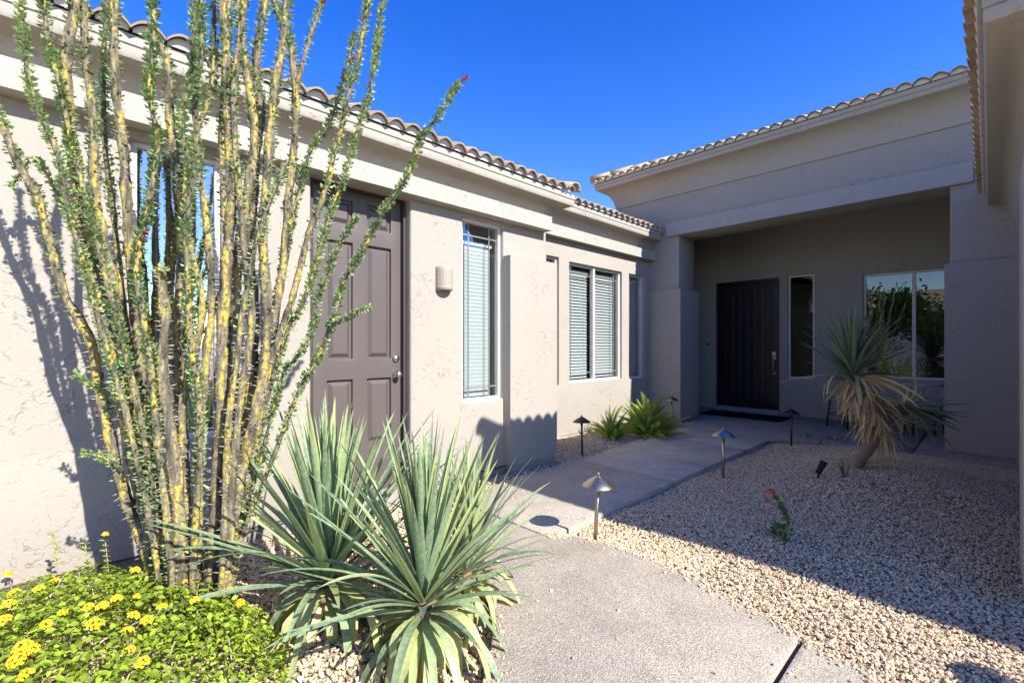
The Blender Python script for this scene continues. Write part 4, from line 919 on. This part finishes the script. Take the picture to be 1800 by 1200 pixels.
tuft(1484, 838, 4.25, 12, .17, 'green yucca pup sprouting at the foot of the leaning trunk')
tuft(1532, 851, 4.05, 7, .09, 'tiny green sprout in gravel below the leaning yucca trunk')
def creeper(u0, u1, v, t, n, label):
    c = px((u0 + u1) / 2, v, t); c.z = gz(c.x, c.y); r = empty('ground_creeper', c, label, 'plant')
    for k in range(7):
        a_ = px(u0 + (u1 - u0) * random.random(), v, t + random.uniform(-.1, .15)); a_.z = gz(a_.x, a_.y); b_ = a_ + Vector((random.uniform(-.05, .05), random.uniform(-.05, .05), random.uniform(.05, .13)))
        tube('stem', [a_, a_.lerp(b_, .5) + Vector((.01, 0, .01)), b_], .0025, WEED, r, 5)
        for i in range(n): stick_leaf(r, c, a_.lerp(b_, random.uniform(.2, 1)), random.uniform(.025, .055), .6)
creeper(1405, 1425, 776, ground_px(1415, 777)[1], 3, 'small yellow-green seedling beside the path light near the porch')
creeper(1440, 1500, 779, ground_px(1470, 780)[1], 5, 'low green weeds behind the leaning yucca on the mound crest')
creeper(1545, 1600, 780, ground_px(1570, 792)[1], 6, 'low dark green weeds right of the leaning yucca trunk')
# ------------------------------------------------------------------ across the street (seen in the porch glass)
ASPH = plain('asphalt', (.05, .05, .05), .9, .2, 0, .2, 3., .4, 80.)
tag(link('added_road', mesh([(-120, -15, -.19), (120, -15, -.19), (120, -6.5, -.19), (-120, -6.5, -.19)], [(0, 1, 2, 3)]), ASPH), kind='structure')  # dark asphalt road added behind the camera to cut light bounced off the ground
for yk in (-6.5, -15.2): tag(box('kerb', -60, 60, yk, yk + .2, -.21, -.07, FOUND, None, .02), kind='structure')
nb = empty('neighbour_house', (-5, -19, -.2), 'tan neighbouring house with tile roof mirrored in the porch window', 'house')
wall('wall', 'Y', -19., -.3, -14, 4, -.2, 3., [(-11, -9, .8, 2.2), (-6, -1.5, -.2, 2.2)], STUCCO, nb); box('wall', -14, 4, -28, -19.35, -.2, 3., STUCCO, nb)
box('garage_door', -6, -1.5, -19.2, -19.12, -.2, 2.2, FRAME, nb); box('window_pane', -11, -9, -19.2, -19.15, .8, 2.2, GLASSP, nb)
V = [(-14.6, -18.4, 3), (4.6, -18.4, 3), (4.6, -28.6, 3), (-14.6, -28.6, 3), (-9.5, -23.5, 5.0), (-.5, -23.5, 5.0)]
link('roof', mesh(V, [(0, 1, 5, 4), (1, 2, 5), (2, 3, 4, 5), (3, 0, 4), (3, 2, 1, 0)]), TILE, nb)
def tree(x, y, h, rx_, label, n=5200):
    r = empty('tree', (x, y, -.2), label, 'tree', 'trees across the street')
    tr = [tube_geo(spline([(0, 0, 0), (.1, 0, h * .25), (0, .1, h * .45)], 4), [.16 - .008 * i for i in range(9)], 9)]
    ends = []
    for i in range(9):
        a = i * 2.4; e = Vector((math.cos(a) * rx_ * .65, math.sin(a) * rx_ * .65, h * random.uniform(.55, .9))); ends.append(e)
        tr.append(tube_geo(spline([(0, .1, h * .4), e * .55 + Vector((0, 0, h * .1)), e], 4), [.08 - .008 * q for q in range(9)], 6))
    link('trunk', mesh(*merge(tr), smooth=True), TRUNK, r, False)
    V = []; F = []; vr = []
    for i in range(n):
        e = random.choice(ends); c = e + Vector((random.gauss(0, .42), random.gauss(0, .42), random.gauss(0, .34))) * rx_ * .62
        d = Vector([random.gauss(0, 1) for _ in range(3)]).normalized(); q = d.orthogonal().normalized(); s = random.uniform(.08, .17); b = len(V)
        V += [c - q * s * .5, c + d * s, c + q * s * .5, c - d * s]; F.append((b, b + 1, b + 2, b + 3)); vr += [random.random()] * 4
    me = mesh(V, F); a = me.attributes.new('var', 'FLOAT', 'POINT'); a.data.foreach_set('value', vr); link('crown', me, TREEL, r, False, 'stuff')
tree(-.6, -9.5, 3.4, 1.7, 'rounded green street tree mirrored in the right pane of the porch window')
tree(-4.2, -12., 4.0, 2., 'taller green street tree beyond the lantana, before the neighbouring house')
